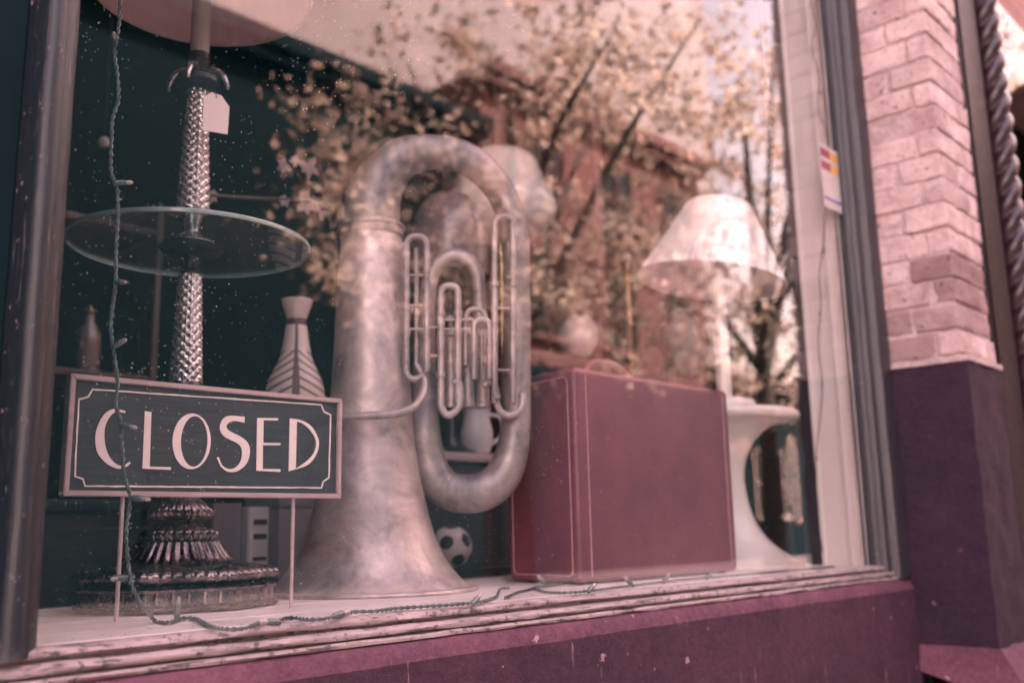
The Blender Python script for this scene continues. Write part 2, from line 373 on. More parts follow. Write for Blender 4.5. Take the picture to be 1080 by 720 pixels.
# ------------------------------------------------------------------ ground and room
bm = new(); box(bm, -60, 90, -60, -15, -.6, -.14); box(bm, -60, 90, .3, 60, -.6, -.14); struct('ground', bm, 'pave', smooth=False)
bm = new(); box(bm, -60, 90, -10.2, -3.4, -.5, -.13); struct('road', bm, 'asphalt', smooth=False)
bm = new()
for k in range(-12, 30): box(bm, k*1.5, k*1.5+1.488, -3.25, -.06, -.3, 0, .006)
struct('sidewalk', bm, 'pave')
bm = new(); box(bm, -60, 90, -3.4, -3.262, -.45, .005, .012); struct('kerb', bm, 'kerbm')
bm = new(); box(bm, -60, 90, -10.19, -10.05, -.45, .0, .012); box(bm, -60, 90, -10.04, -14.9, -.5, -.005); struct('far_sidewalk', bm, 'old_pave')
bm = new(); box(bm, -6, 12, .62, 8, -.3, .12); struct('shop_floor', bm, 'darkwood', smooth=False)
# display floor: painted board with planks, its back edge open to the dark shop
bm = new()
for y0, y1 in ((.0095, .118), (.120, .27), (.272, .43), (.432, .60)): box(bm, -.6, 5.2, y0, y1, .70, .80, .002, 1)
struct('display_floor', bm, 'floor')
bm = new(); box(bm, -6, 12, 7.0, 7.2, .12, 3.8); struct('back_wall', bm, 'dark', smooth=False)
bm = new(); box(bm, -6, 12, .502, 7.0, 3.8, 4.0); struct('shop_ceiling', bm, 'dark', smooth=False)
bm = new(); box(bm, -6.2, -6, .1, 7.2, .12, 4); struct('side_wall', bm, 'dark', smooth=False)
bm = new(); box(bm, 12, 12.2, .1, 7.2, .12, 4); struct('side_wall', bm, 'dark', smooth=False)

# ------------------------------------------------------------------ shop building above and around
fac = thing('shop_building', 'brick shop building above the display window, seen only at its edges', 'building', (2, .3, 0))
bm = new(); box(bm, -6, 30, .10, .5, 3.36, 7.5); part('upper_wall', bm, 'shop_brick', fac, smooth=False)
bm = new(); box(bm, -6, .395, .03, .6, -.1, 3.36); part('door_panel', bm, 'dark', fac, smooth=False)
bm = new(); box(bm, -6, 30, .5, 9, 7.5, 7.8); part('roof', bm, 'dark', fac, smooth=False)

# ------------------------------------------------------------------ shop window
XL, XR = .441, 2.600
ZT = 3.05
win = thing('shop_window', 'large dusty shop window with dark worn wooden frame and white inner reveal', 'window', (1.5, 0, .8))
bm = new(); box(bm, XL-.01, XR+.02, 0, .005, .785, ZT); part('glass_pane', bm, 'glass', win, smooth=False)
# left post: moulded section (x,y) run up the height
L = [(.396, .029), (.396, -.024), (.399, -.033), (.405, -.037), (.413, -.036), (.419, -.030), (.4225, -.0215), (.4235, -.018), (.429, -.0165), (.434, -.013), (.441, -.006), (.441, -.001), (.441, .02), (.43, .03)]
bm = new(); n = 60
rows = []
for i in range(n+1):
    z = .79+(ZT-.79)*i/n
    rows.append([bm.verts.new((x+.0012*noise.noise((x*40, 3, z*9)), y+.0015*noise.noise((x*60, 9, z*12)), z)) for x, y in L])
for a, b_ in zip(rows, rows[1:]):
    for k in range(len(L)): bm.faces.new((a[k], a[(k+1) % len(L)], b_[(k+1) % len(L)], b_[k]))
bm.faces.new(rows[0][::-1]); bm.faces.new(rows[-1]); bmesh.ops.recalc_face_normals(bm, faces=bm.faces)
part('left_post', bm, 'frame', win, angle=50)
Rr = [(2.606, .02), (2.606, -.003), (2.609, -.010), (2.614, -.012), (2.618, -.024), (2.634, -.028), (2.640, -.018), (2.650, -.018), (2.660, -.04), (2.690, -.044), (2.729, -.04), (2.729, .02)]
bm = new(); rows = []
for i in range(n+1):
    z = .765+(ZT-.765)*i/n
    rows.append([bm.verts.new((x+(.002*noise.noise((x*40, 3, z*9)) if x < 2.72 else 0), y+.002*noise.noise((x*60, 9, z*12)), z)) for x, y in Rr])
for a, b_ in zip(rows, rows[1:]):
    for k in range(len(Rr)): bm.faces.new((a[k], a[(k+1) % len(Rr)], b_[(k+1) % len(Rr)], b_[k]))
bm.faces.new(rows[0][::-1]); bm.faces.new(rows[-1]); bmesh.ops.recalc_face_normals(bm, faces=bm.faces)
part('right_post', bm, 'framelight', win, angle=50)
# sill mouldings (y,z) run along x, wavering a little where paint is thick
S = [(.009, .78), (.009, .799), (-.004, .7995), (-.011, .7985), (-.017, .7955), (-.0185, .7915), (-.0165, .7885), (-.006, .7875), (-.0055, .7835), (-.0215, .783), (-.0275, .7805), (-.0295, .7765), (-.0275, .7725), (-.016, .7715), (-.0155, .7690), (-.030, .7685), (-.0335, .7655), (-.032, .7620), (.009, .762)]
bm = new(); rows = []; n = 260
for i in range(n+1):
    x = .18+(2.729-.18)*i/n
    rows.append([bm.verts.new((x, y+.0022*noise.noise((x*9, k*3.1, 1)), z+(.0018*noise.noise((x*14, k*2.3, 7)) if 2 < k else 0))) for k, (y, z) in enumerate(S)])
for a, b_ in zip(rows, rows[1:]):
    for k in range(len(S)): bm.faces.new((a[k], a[(k+1) % len(S)], b_[(k+1) % len(S)], b_[k]))
bm.faces.new(rows[0][::-1]); bm.faces.new(rows[-1]); bmesh.ops.recalc_face_normals(bm, faces=bm.faces)
part('sill_moulding', bm, 'sill', win, angle=60)
bm = new(); box(bm, .18, 2.729, -.04, .03, ZT, ZT+.30); part('head_board', bm, 'framelight', win)
# white inner reveal on the right: stepped casing set at right angles to the glass
bm = new()
prism(bm, [(2.583, .021), (2.595, .021), (2.5955, .034), (2.600, .038), (2.600, .055), (2.592, .058), (2.592, .064), (2.602, .068), (2.602, .135), (2.597, .139), (2.597, .147), (2.66, .147), (2.66, .021)], .7995, ZT, 'z')
part('white_reveal', bm, 'white', win)
bm = new(); box(bm, 2.604, 2.66, .149, .20, .7995, ZT); part('dark_return', bm, 'darkwood', win)
bm = new(); box(bm, .396, .438, .031, .10, .8005, ZT); part('left_return', bm, 'dark', win)

# wall under the window
ris = thing('window_wall', 'low purple painted stucco wall under the shop window', 'wall', (1.5, -.05, 0))
bm = new(); prof = [(.0085, .7615), (-.030, .7605), (-.0345, .757), (-.039, .750), (-.0425, .742), (-.0445, .734), (-.045, .72), (-.046, .40), (-.046, -.2), (.0085, -.2)]
rows = []; n = 240
for i in range(n+1):
    x = -.6+(2.7305+.6)*i/n
    rows.append([bm.verts.new((x, y+(.003*noise.noise((x*6, z*9, 3))+.0015*noise.noise((x*25, z*25, 3)) if y < -.033 else 0), z+(.002*noise.noise((x*8, z*9, 8)) if y < -.033 else 0))) for y, z in prof])
for a, b_ in zip(rows, rows[1:]):
    for k in range(len(prof)): bm.faces.new((a[k], a[(k+1) % len(prof)], b_[(k+1) % len(prof)], b_[k]))
bm.faces.new(rows[0][::-1]); bm.faces.new(rows[-1]); bmesh.ops.recalc_face_normals(bm, faces=bm.faces)
led = bm.copy()
# split: sloped top is the ledge part
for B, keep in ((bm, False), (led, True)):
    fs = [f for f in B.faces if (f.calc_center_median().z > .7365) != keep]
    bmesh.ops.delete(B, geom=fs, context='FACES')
part('wall_face', bm, 'purple', ris, angle=60); part('sloped_ledge', led, 'purple_lit', ris, angle=60)

# ------------------------------------------------------------------ brick pier
PX0, PX1, PY = 2.731, 3.005, -.235
pier = thing('brick_pier', 'pink painted brick pier on a rough purple stucco base', 'wall', (2.87, -.1, 0))
bm = new(); tone = []
lay = bm.verts.layers.float.new('tone')
course = .0725; z = 1.355; row = 0
def brick(x0, x1, y0, y1, z0, z1, t):
    j = lambda a: a+random.uniform(-.004, .004)
    before = set(bm.verts)
    box(bm, j(x0), j(x1), j(y0), j(y1), z0+random.uniform(-.0025, .003), z1+random.uniform(-.002, .003), .006, 3)
    for v_ in bm.verts:
        if v_ not in before: v_[lay] = t
while z < 3.3:
    z1 = z+course-.008
    t = lambda: (random.uniform(.5, .8) if (random.random() < .5 and z < 1.62) else random.choice((0, 0, 0, .05, .12, .25)))
    if row % 2: brick(PX0, PX0+.128, PY, PY+.115, z, z1, t()); brick(PX0+.004, PX0+.128, PY+.124, .0, z, z1, t()); brick(PX0+.136, PX1, PY, PY+.10, z, z1, t())
    else: brick(PX0, PX0+.10, PY+.066, .0, z, z1, t()); brick(PX0, PX0+.20, PY, PY+.058, z, z1, t()); brick(PX0+.208, PX1, PY, PY+.10, z, z1, t())
    z += course; row += 1
bmesh.ops.subdivide_edges(bm, edges=[e for e in bm.edges if e.calc_length() > .02], cuts=5, use_grid_fill=True)
for v_ in bm.verts:
    c_ = v_.co; v_.co = c_+Vector((noise.noise(c_*26), noise.noise(c_*26+Vector((7, 0, 0))), noise.noise(c_*26+Vector((0, 9, 0)))))*.0042+Vector((noise.noise(c_*80), noise.noise(c_*80+Vector((7, 0, 0))), 0))*.0018
o = part('painted_brick', bm, 'brick', pier, angle=80)
bm = new(); box(bm, PX0+.0055, PX1-.003, PY+.006, .02, 1.34, 3.3); part('mortar', bm, 'mortar_pink', pier)
bm = new()
rows = []
def slab(bm, x0, x1, y0, y1, z0, z1, nx, nz, amp, sc, seed=0, top=None):
    """box whose left and front faces are a rumpled grid"""
    path = [(x1, y1), (x0, y1)]+[(x0, y1+(y0-y1)*k/nx) for k in range(1, nx)]+[(x0, y0)]+[(x0+(x1-x0)*k/nx, y0) for k in range(1, nx)]+[(x1, y0)]
    rr = []
    for i in range(nz+1):
        z = z0+(z1-z0)*i/nz; row = []
        for k, (x, y) in enumerate(path):
            d = amp*noise.noise((x*sc+seed, y*sc, z*sc))+amp*.5*noise.noise((x*sc*3+seed, y*sc*3, z*sc*3)) if 1 < k < len(path)-1 else 0
            row.append(bm.verts.new((x-d*(1 if k <= nx+1 else .3), y-d*(1 if k > nx else .3), z)))
        rr.append(row)
    n = len(path)
    for a, b_ in zip(rr, rr[1:]):
        for k in range(n): bm.faces.new((a[k], a[(k+1) % n], b_[(k+1) % n], b_[k]))
    bm.faces.new(rr[0][::-1]); bm.faces.new(rr[-1]); bmesh.ops.recalc_face_normals(bm, faces=bm.faces)
slab(bm, PX0, PX1, PY-.012, .02, .58, 1.335, 16, 40, .006, 12)
part('stucco_base', bm, 'purple_dark', pier, angle=70)
bm = new(); slab(bm, PX0-.004, PX1+.003, PY-.018, .018, 1.335, 1.350, 20, 2, .005, 30, 4); part('mortar_ledge', bm, 'mortar_pink', pier, angle=70)
bm = new(); slab(bm, PX0-.012, PX1+.05, PY-.10, .014, -.1, .43, 12, 10, .006, 9, 9)
part('footing', bm, 'purple_dark', pier, angle=70)
bm = new()   # sloping chipped top of the footing
q = [(PX0-.013, .014), (PX0-.013, PY-.102), (PX1+.05, PY-.102), (PX1+.05, .014)]; q2 = [(PX0-.003, .014), (PX0-.003, PY-.016), (PX1+.002, PY-.016), (PX1+.002, .014)]
A = [bm.verts.new((x, y, .54 if y > 0 else .432)) for x, y in q]; B = [bm.verts.new((x, y, .590)) for x, y in q2]
for k in range(4): bm.faces.new((A[k], A[(k+1) % 4], B[(k+1) % 4], B[k]))
bm.faces.new(A[::-1]); bm.faces.new(B); bmesh.ops.subdivide_edges(bm, edges=bm.edges, cuts=7, use_grid_fill=True)
for v_ in bm.verts: v_.co += Vector((.5, .5, 1))*.006*noise.noise(v_.co*22)
bmesh.ops.recalc_face_normals(bm, faces=bm.faces)
part('sloping_footing_top', bm, 'purple_lit', pier, angle=70)

# ------------------------------------------------------------------ cast iron pilaster with a rope column
iron = thing('iron_pilaster', 'dark cast iron pilaster with a twisted rope column beside the brick pier', 'column', (3.2, -.15, 0))
M['iron'] = plain('aubergine_gloss_iron', (.022, .010, .016), (.010, .006, .010), .42, scale=40, bs=.9, bd=.006, bscale=75)
M['iron'].node_tree.nodes['Principled BSDF'].inputs['Specular IOR Level'].default_value = .2
bm = new(); box(bm, 3.008, 3.05, -.20, .04, .0, 3.3, .006); box(bm, 3.052, 3.268, -.222, .03, 0, 3.3, .004)
box(bm, 3.075, 3.245, -.228, -.223, .62, 3.2, .002); part('panel', bm, 'iron', iron)
bm = new(); box(bm, 3.009, 3.50, -.30, .03, .0, .56, .012); box(bm, 3.009, 3.47, -.275, .03, .561, .60, .01); part('plinth', bm, 'purple_dark', iron)
bm = new()
P = []
nz = 620; seg = 36; RC = (3.352, -.228)
rows = []
for i in range(nz+1):
    z = .1+3.2*i/nz; tw = 2*pi*z/.225
    row = []
    for k in range(seg):
        t = 2*pi*k/seg; l = abs(cos(1.5*(t-tw)))**.55
        r = .025+.022*l; row.append(bm.verts.new((RC[0]+r*cos(t), RC[1]+r*sin(t), z)))
    rows.append(row)
for a, b_ in zip(rows, rows[1:]):
    for k in range(seg): bm.faces.new((a[k], a[(k+1) % seg], b_[(k+1) % seg], b_[k]))
bm.faces.new(rows[0][::-1]); bm.faces.new(rows[-1])
M['ironrope'] = plain('glossy_plum_iron', (.045, .022, .028), (.025, .014, .02), .16, scale=40, bs=.2)
part('rope_column', bm, 'ironrope', iron, angle=80)
# neighbouring shop window beyond
nb = thing('shop_window', 'neighbouring shop window with dark frame beyond the rope column', 'window', (5, .05, 0))
M['dull_glass'] = glassmat('dull_old_glass', 1.16, (.07, .30, .34), .02)
bm = new(); box(bm, 3.42, 9, .06, .065, .5, 3.3); part('glass_pane', bm, 'dull_glass', nb, smooth=False)
bm = new(); box(bm, 3.272, 3.41, .0, .09, .0, 3.3, .004); box(bm, 9, 9.3, 0, .1, 0, 3.3); box(bm, 3.42, 9, .0, .1, 0, .49, .004); part('frame', bm, 'frame', nb)
bm = new(); box(bm, 9.31, 30, .1, .5, -.1, 3.3); sub('end_wall', bm, 'shop_brick', fac, fac, smooth=False)

# ------------------------------------------------------------------ buildings across the road
def building(name, label, x0, x1, y, h, m, ww, wh, floors, gap, trim):
    t = thing(name, label, 'building', ((x0+x1)/2, y-2, 0))
    bm = new(); box(bm, x0, x1, y-8, y, -.2, h); part('wall', bm, m, t, smooth=False)
    bm = new(); box(bm, x0-.002, x1+.002, y+.004, y+.35, h-.45, h-.25, .02); box(bm, x0-.004, x1+.004, y+.004, y+.5, h-.245, h+.05, .03); part('cornice', bm, trim, t)
    x = x0+gap
    while x+ww < x1:
        for fz in floors:
            bm = new(); box(bm, x, x+ww, y+.004, y+.03, fz, fz+wh); w = part('window', bm, 'window_dark', t, smooth=False)
            bm = new()
            for a, b_ in ((x-.06, x), (x+ww, x+ww+.06), (x+ww/2-.03, x+ww/2+.03)): box(bm, a, b_, y+.032, y+.08, fz, fz+wh)
            box(bm, x-.06, x+ww+.06, y+.032, y+.083, fz+wh, fz+wh+.07); box(bm, x, x+ww, y+.033, y+.078, fz+wh/2-.03, fz+wh/2+.03); sub('frame', bm, trim, w, t)
            bm = new(); box(bm, x-.15, x+ww+.15, y+.004, y+.18, fz-.15, fz-.01, .01); sub('sill', bm, trim, w, t)
        x += ww+gap
    return t
building('brick_building', 'dark painted building across the street mirrored dimly in the left half of the glass', -9, 14.2, -13, 9.55, 'far_dark', 1.3, 2.0, (.9,), 1.6, 'far_dark')
building('brick_building', 'warm red brick building across the street mirrored above the suitcase', 14.3, 23, -13, 11.0, 'far_red', 1.2, 1.9, (5.2, 8.0), 1.5, 'far_red')
building('brick_building', 'low dark building across the street mirrored behind the small table lamp', 23.1, 34, -13, 5.2, 'far_dark', 1.6, 1.8, (1.2,), 2.0, 'stone')

building('stucco_building', 'tall pale beige building mirrored as a light diagonal band across the top of the glass', 10.5, 39.2, -22, 38, 'pale_stucco', 1.3, 1.6, (27, 31), 3.4, 'pale_stucco')
building('brick_building', 'tall brown brick building closing the far end of the street', 48, 80, -13, 20, 'far_red', 1.8, 2.0, (1.2, 5, 9), 3.0, 'stone')
M['olive'] = fabric('olive_canvas', (.10, .09, .05), .3)
aw2 = thing('added_awning', 'added olive canvas canopy darkening the reflection beyond the rope column', 'added_awning', (9, -.04, 3.6))  # unseen canopy added to darken the bright reflection in the neighbouring pane
bm = new(); prism(bm, [(-1.85, 2.95), (-1.85, 2.99), (.04, 3.60), (.04, 3.56)], 6.2, 13, 'x'); part('canvas', bm, 'olive', aw2)
bm = new(); box(bm, 6.2, 13, -1.875, -1.852, 2.75, 3.0, .003); part('valance', bm, 'olive', aw2)
bm = new(); box(bm, 14.4, 22.9, -12.99, -12.6, -.1, 4.4); rb = [o for o in C.objects if o.get('label', '').startswith('warm red')][0]; rb['label'] = 'dark red brick building across the street mirrored above the suitcase'; part('added_dark_block', bm, 'far_dark', rb, smooth=False)  # dark block added to dim the sunlit wall mirrored over the suitcase
# ------------------------------------------------------------------ street trees
def tree(x, y, h, cr, cz, nclu, label, seed, ls=.10, drop=0, bough=()):
    rnd = random.Random(seed)
    t = thing('street_tree', label, 'tree', (x, y, 0), 0, 'street trees mirrored in the shop glass')
    bm = new(); tube(bm, [(x, y, -.05, .17), (x+.03, y, 1, .13), (x-.04, y+.05, 2.2, .11), (x+.05, y, 3.4, .09), (x, y, h*.8, .03)], seg=14)
    tips = []
    for k in range(9):
        a = rnd.uniform(0, 2*pi); z0 = rnd.uniform(2.1, 3.6); rr = cr[0]*rnd.uniform(.55, .95)
        e = (x+rr*cos(a), y+rr*sin(a), cz+rnd.uniform(-.6, 1)*cr[1]*.7)
        mid = ((x+e[0])/2, (y+e[1])/2, (z0+e[2])/2+.2); tube(bm, [(x, y, z0, .06), (*mid, .035), (*e, .008)], seg=7); tips += [e, mid]
    for q_ in bough[::3]: tube(bm, [(x, y, 3.2, .05), ((x+q_[0])/2, (y+q_[1])/2, max(3.4, q_[2]+.3), .03), (*q_, .006)], seg=7)
    part('trunk', bm, 'bark', t)
    verts = []; faces = []; tones = []
    for c in range(nclu+len(bough)):
        while c < nclu:
            p = Vector((rnd.uniform(-1, 1), rnd.uniform(-1, 1), rnd.uniform(-1, 1)))
            if .25 < p.length < 1 and noise.noise(p*2.2+Vector((seed, 0, 0))) > -.12: break
        if c < nclu: cx, cy, cz_ = x+p.x*cr[0], y+p.y*cr[0], cz+p.z*cr[1]-drop*rnd.random()*(1 if p.z < 0 else 0)
        R = rnd.choice((.16, .25, .38, .55)); tn = rnd.random()
        if c >= nclu: (cx, cy, cz_), R, tn = bough[c-nclu], rnd.uniform(.14, .24), rnd.uniform(.5, 1)
        for l in range(rnd.randint(28, 60)):
            q = Vector((rnd.gauss(0, .5), rnd.gauss(0, .5), rnd.gauss(0, .32)))*R+Vector((cx, cy, cz_))
            d = Vector((rnd.gauss(0, 1), rnd.gauss(0, 1), rnd.gauss(-.5, .5))).normalized(); s_ = d.cross(Vector((rnd.gauss(0, 1), rnd.gauss(0, 1), rnd.gauss(0, 1)))).normalized()
            s = ls*rnd.choice((.45, .6, .8, 1.05)); b0 = len(verts); nn = d.cross(s_)*s*.15
            verts += [q, q+d*s*.5+s_*s*.32+nn, q+d*s, q+d*s*.5-s_*s*.32+nn]; faces.append((b0, b0+1, b0+2, b0+3)); tones += [min(1, max(0, tn*.45+rnd.random()*.6))]*4
    me = bpy.data.meshes.new('crown'); me.from_pydata([v-Vector((x, y, 0)) for v in verts], [], faces)
    at_ = me.attributes.new('tone', 'FLOAT', 'POINT'); at_.data.foreach_set('value', tones); me.materials.append(M['leaf'])
    o = bpy.data.objects.new('crown', me); C.objects.link(o); o.parent = t
    return t
BOUGH = [(4.11, -4.6, 3.34), (3.99, -4.6, 3.07), (4.22, -4.6, 2.83), (4.35, -4.7, 3.6), (4.6, -4.6, 3.35), (4.65, -4.6, 2.79), (4.4, -4.5, 3.1), (5.04, -4.6, 2.63), (5.4, -4.7, 3.0), (5.73, -4.6, 2.56), (5.89, -4.8, 3.65), (6.1, -4.6, 2.9), (6.83, -4.6, 3.63), (6.93, -4.6, 3.0), (6.41, -4.6, 3.18), (7.3, -4.6, 2.7), (7.2, -4.7, 3.3), (8.3, -4.6, 3.9)]
tree(6.6, -5.0, 6.4, (2.1, 1.8), 4.4, 150, 'golden leaved street tree nearest the window, mirrored over the tuba', 5, .12, .8, BOUGH)
tree(10.9, -4.8, 7.6, (2.5, 2.5), 4.9, 190, 'golden leaved street tree mirrored between the tuba and the small table lamp', 8, .12, .9)
tree(15.2, -4.0, 8.5, (2.7, 3.2), 5.6, 260, 'golden leaved street tree mirrored behind the small table lamp', 15, .13, .6)
tree(24, -4.6, 8, (3.0, 2.8), 5.0, 170, 'golden leaved street tree farthest along the kerb, mirrored beside the rope column', 21, .16, .8)
# ==INTERIOR==

# ------------------------------------------------------------------ CLOSED sign
ang = -.0365
SG = Vector((.54825, .215775, .96847)); SM = Matrix.Translation(SG) @ Matrix.Rotation(ang, 4, 'Z')
SW, SH = .4435, .1645
sg = thing('closed_sign', 'dark slate sign lettered CLOSED in a pale frame on two thin stakes', 'sign', (SG.x, SG.y, .80))
bm = new(); prism(bm, [(.005, .004), (SW-.005, .004), (SW-.005, SH-.004), (.005, SH-.004)], 0, .009, 'y', SM); part('board', bm, 'chalk', sg)
bm = new()
fw = .0075
def fr(a, b_): prism(bm, a, -.006, .013, 'y', SM, .0012)
fr([(0, 0), (SW, 0), (SW-fw, fw), (fw, fw)], 0); fr([(fw, SH-fw), (SW-fw, SH-fw), (SW, SH), (0, SH)], 0)
fr([(0, 0), (fw, fw), (fw, SH-fw), (0, SH)], 0); fr([(SW-fw, fw), (SW, 0), (SW, SH), (SW-fw, SH-fw)], 0)
part('sign_frame', bm, 'signframe', sg)
bm = new()
LC = [(0.0791, 0.1191), (0.0614, 0.1203), (0.0479, 0.1093), (0.0397, 0.0859), (0.0428, 0.0614), (0.0556, 0.046), (0.0722, 0.0382), (0.0843, 0.0405), (0.0906, 0.0464), (0.0892, 0.0483), (0.0809, 0.0428), (0.0718, 0.0438), (0.0612, 0.053), (0.0534, 0.0706), (0.0517, 0.0926), (0.0572, 0.1083), (0.0657, 0.1165), (0.0793, 0.1162)]
LL = [(0.1072, 0.1207), (0.1171, 0.1201), (0.1185, 0.0424), (0.15, 0.0425), (0.1502, 0.0387), (0.1081, 0.0392)]
LS = [(0.2657, 0.1232), (0.2388, 0.1227), (0.2276, 0.1145), (0.2252, 0.1012), (0.2338, 0.0903), (0.2534, 0.0824), (0.2625, 0.0736), (0.2621, 0.0568), (0.2537, 0.0455), (0.2418, 0.0426), (0.2311, 0.0475), (0.2245, 0.0598), (0.2217, 0.0588), (0.2283, 0.0461), (0.2405, 0.0386), (0.2564, 0.0399), (0.2712, 0.0514), (0.2765, 0.0688), (0.2726, 0.0829), (0.2599, 0.0921), (0.2406, 0.0999), (0.2355, 0.1071), (0.2425, 0.1141), (0.2522, 0.1156), (0.2656, 0.1138)]
LE = [(0.2873, 0.1228), (0.3243, 0.1247), (0.3239, 0.121), (0.2986, 0.1199), (0.2991, 0.0846), (0.3295, 0.0856), (0.3296, 0.0824), (0.2987, 0.081), (0.2994, 0.0442), (0.3307, 0.0447), (0.3308, 0.0406), (0.2884, 0.0412)]
LDo = [(0.3459, 0.1257), (0.3697, 0.1235), (0.3891, 0.1128), (0.4012, 0.0913), (0.3961, 0.0694), (0.3795, 0.0525), (0.3459, 0.0419)]
LDi = [(0.3589, 0.1218), (0.3709, 0.1184), (0.3854, 0.1079), (0.3962, 0.0906), (0.3911, 0.0711), (0.3756, 0.0566), (0.3586, 0.0464)]
def smooth_arc(pts, a, b_, n=5):
    """catmull the run a..b of an outline, keep the rest"""
    return pts[:a]+[tuple(p) for p in catmull(pts[a:b_+1], n)]+pts[b_+1:]
D0, D1 = -.0012, -.0001
prism(bm, smooth_arc(smooth_arc(LC, 9, 17), 0, 8), D0, D1, 'y', SM); prism(bm, LL, D0, D1, 'y', SM)
prism(bm, smooth_arc(smooth_arc(LS, 13, 24), 0, 11), D0, D1, 'y', SM); prism(bm, LE, D0, D1, 'y', SM)
ringface(bm, smooth_arc(LDo, 0, 6), smooth_arc(LDi, 0, 6), D0, D1, SM)
oc, oi = (.1808, .0814), (.1846, .0815)
ringface(bm, [(oc[0]+.0300*cos(t), oc[1]+.0409*sin(t)) for t in [2*pi*k/48 for k in range(48)]], [(oi[0]+.0210*cos(t), oi[1]+.0372*sin(t)) for t in [2*pi*k/48 for k in range(48)]], D0, D1, SM)
part('lettering', bm, 'lettering', sg, smooth=False)
BL = [(0.0318, 0.1455), (0.4051, 0.152), (0.4098, 0.1413), (0.4236, 0.1365), (0.4219, 0.0336), (0.4108, 0.0268), (0.4077, 0.0169), (0.03, 0.0136), (0.0263, 0.0232), (0.0154, 0.0261), (0.0143, 0.1301), (0.0265, 0.135)]
path = []
for i in range(12):
    a, b_ = Vector(BL[i]), Vector(BL[(i+1) % 12]); k = max(2, int((b_-a).length/.006))
    for j in range(k): path.append(a.lerp(b_, j/k))
nP = len(path); out_, in_ = [], []
for i, p in enumerate(path):
    T_ = (path[(i+1) % nP]-path[i-1]).normalized(); nn = Vector((-T_.y, T_.x)); w = .00105+.0004*noise.noise((p.x*90, p.y*90, 2)); q = p+nn*.0005*noise.noise((p.x*50, p.y*50, 9))
    out_.append(tuple(q+nn*w)); in_.append(tuple(q-nn*w))
bm = new(); ringface(bm, out_, in_, D0, D1, SM); part('border_line', bm, 'lettering', sg, smooth=False)
for a in (.0842, .3584):
    bm = new(); tube(bm, [SM @ Vector((a, .004, .003)), SM @ Vector((a, .004, -.1685))], .0030, 12, 0); part('stake', bm, 'signframe', sg)

# ------------------------------------------------------------------ ornate lamp with a glass tray
LX, LY = .818, .40
def lz(v): return at(185+(650-v)*.0433, v, LY).z-.80
lamp = thing('ornate_floor_lamp', 'tall ornate bronze and cut crystal lamp with a round glass tray behind the CLOSED sign', 'lamp', (LX, LY, .80), 0)
def oct_(t, z, r):
    a = (t+pi/8) % (pi/4)-pi/8; return r*(cos(pi/8)/cos(a))**.8*1.02
def dent(nf, amp, z0, z1, base=None):
    def f(t, z, r):
        q = base(t, z, r) if base else r
        return q*(1-amp*(abs(sin(nf*t))**.5 < .55)) if z0 < z < z1 else q
    return f
bm = new(); lathe(bm, [(0.1405, 0), (0.1573, .002), (0.1620, .006), (0.1573, .011), (0.1535, .013), (0.1535, .030), (0.1573, .031), (0.1592, .035), (0.1498, .039), (0.1405, .042)], (LX, LY, .80), 320, dent(20, .014, .0125, .0305, oct_), rot=pi/8)
part('plinth', bm, 'pewter', lamp, angle=40)
bm = new(); lathe(bm, [(0.1405, .0425), (0.1535, .044), (0.1601, .049), (0.1610, .054), (0.1573, .060), (0.1480, .064), (0.1198, .068), (0.0918, .071)], (LX, LY, .80), 320, lambda t, z, r: oct_(t, z, r)*(1+.014*sin(58*t)*(1 if .046 < z < .062 else 0)+.008*sin(116*t+2)*(1 if .046 < z < .062 else 0)), rot=pi/8)
part('leaf_rim', bm, 'pewter', lamp, angle=50)
bm = new(); lathe(bm, [(0.0936, .0705), (0.0881, .073), (0.0805, .080), (0.0731, .090), (0.0664, .100), (0.0637, .104)], (LX, LY, .80), 320, lambda t, z, r: r*(1+.05*abs(sin(17*t))), rot=0); part('fluted_dome', bm, 'pewter', lamp, angle=50)
bm = new(); lathe(bm, [(0.0481, .104), (0.0586, .106), (0.0613, .112), (0.0604, .119), (0.0542, .124), (0.0438, .127), (0.0403, .131), (0.0350, .134), (0.0385, .137), (0.0490, .142), (0.0525, .149), (0.0508, .156), (0.0438, .163), (0.0385, .168), (0.0262, .178), (0.0192, .187), (0.0184, .193), (0.0245, .199), (0.0350, .208), (0.0385, .216), (0.0376, .225), (0.0298, .238), (0.0192, .25), (0.0175, .27), (0.0262, .29), (0.0315, .31), (0.0262, .34), (0.0210, .352), (0.0262, .358), (0.0280, .364), (0.0262, .370)], (LX, LY, .80), 240,
    lambda t, z, r: r*(1+(.035*sin(26*t)+.02*sin(52*t+1) if (.107 < z < .122 or .138 < z < .157 or .2 < z < .232) else 0))); part('stem_rings', bm, 'pewter', lamp, angle=50)
def crystal(bm, z0, r0, z1, r1, rows):
    prof = []; n = rows*4
    for i in range(n+1): prof.append((r0+(r1-r0)*i/n, z0+(z1-z0)*i/n))
    def md(t, z, r):
        u = 5*t/pi; w = (z-z0)/(z1-z0)*rows*.5
        a = abs(((u+w) % 1)-.5)*2; b_ = abs(((u-w) % 1)-.5)*2
        return r*(.90+.14*min(a, b_)+.03*max(a, b_))
    lathe(bm, prof, (LX, LY, .80), 112, md)
zc0, zc1 = lz(404)-.002, lz(291); zt = lz(260); zu0, zu1 = lz(222), lz(97)
bm = new(); crystal(bm, .368, .0275, zc1, .0200, 24); part('crystal_column', bm, 'crystal', lamp, angle=20)
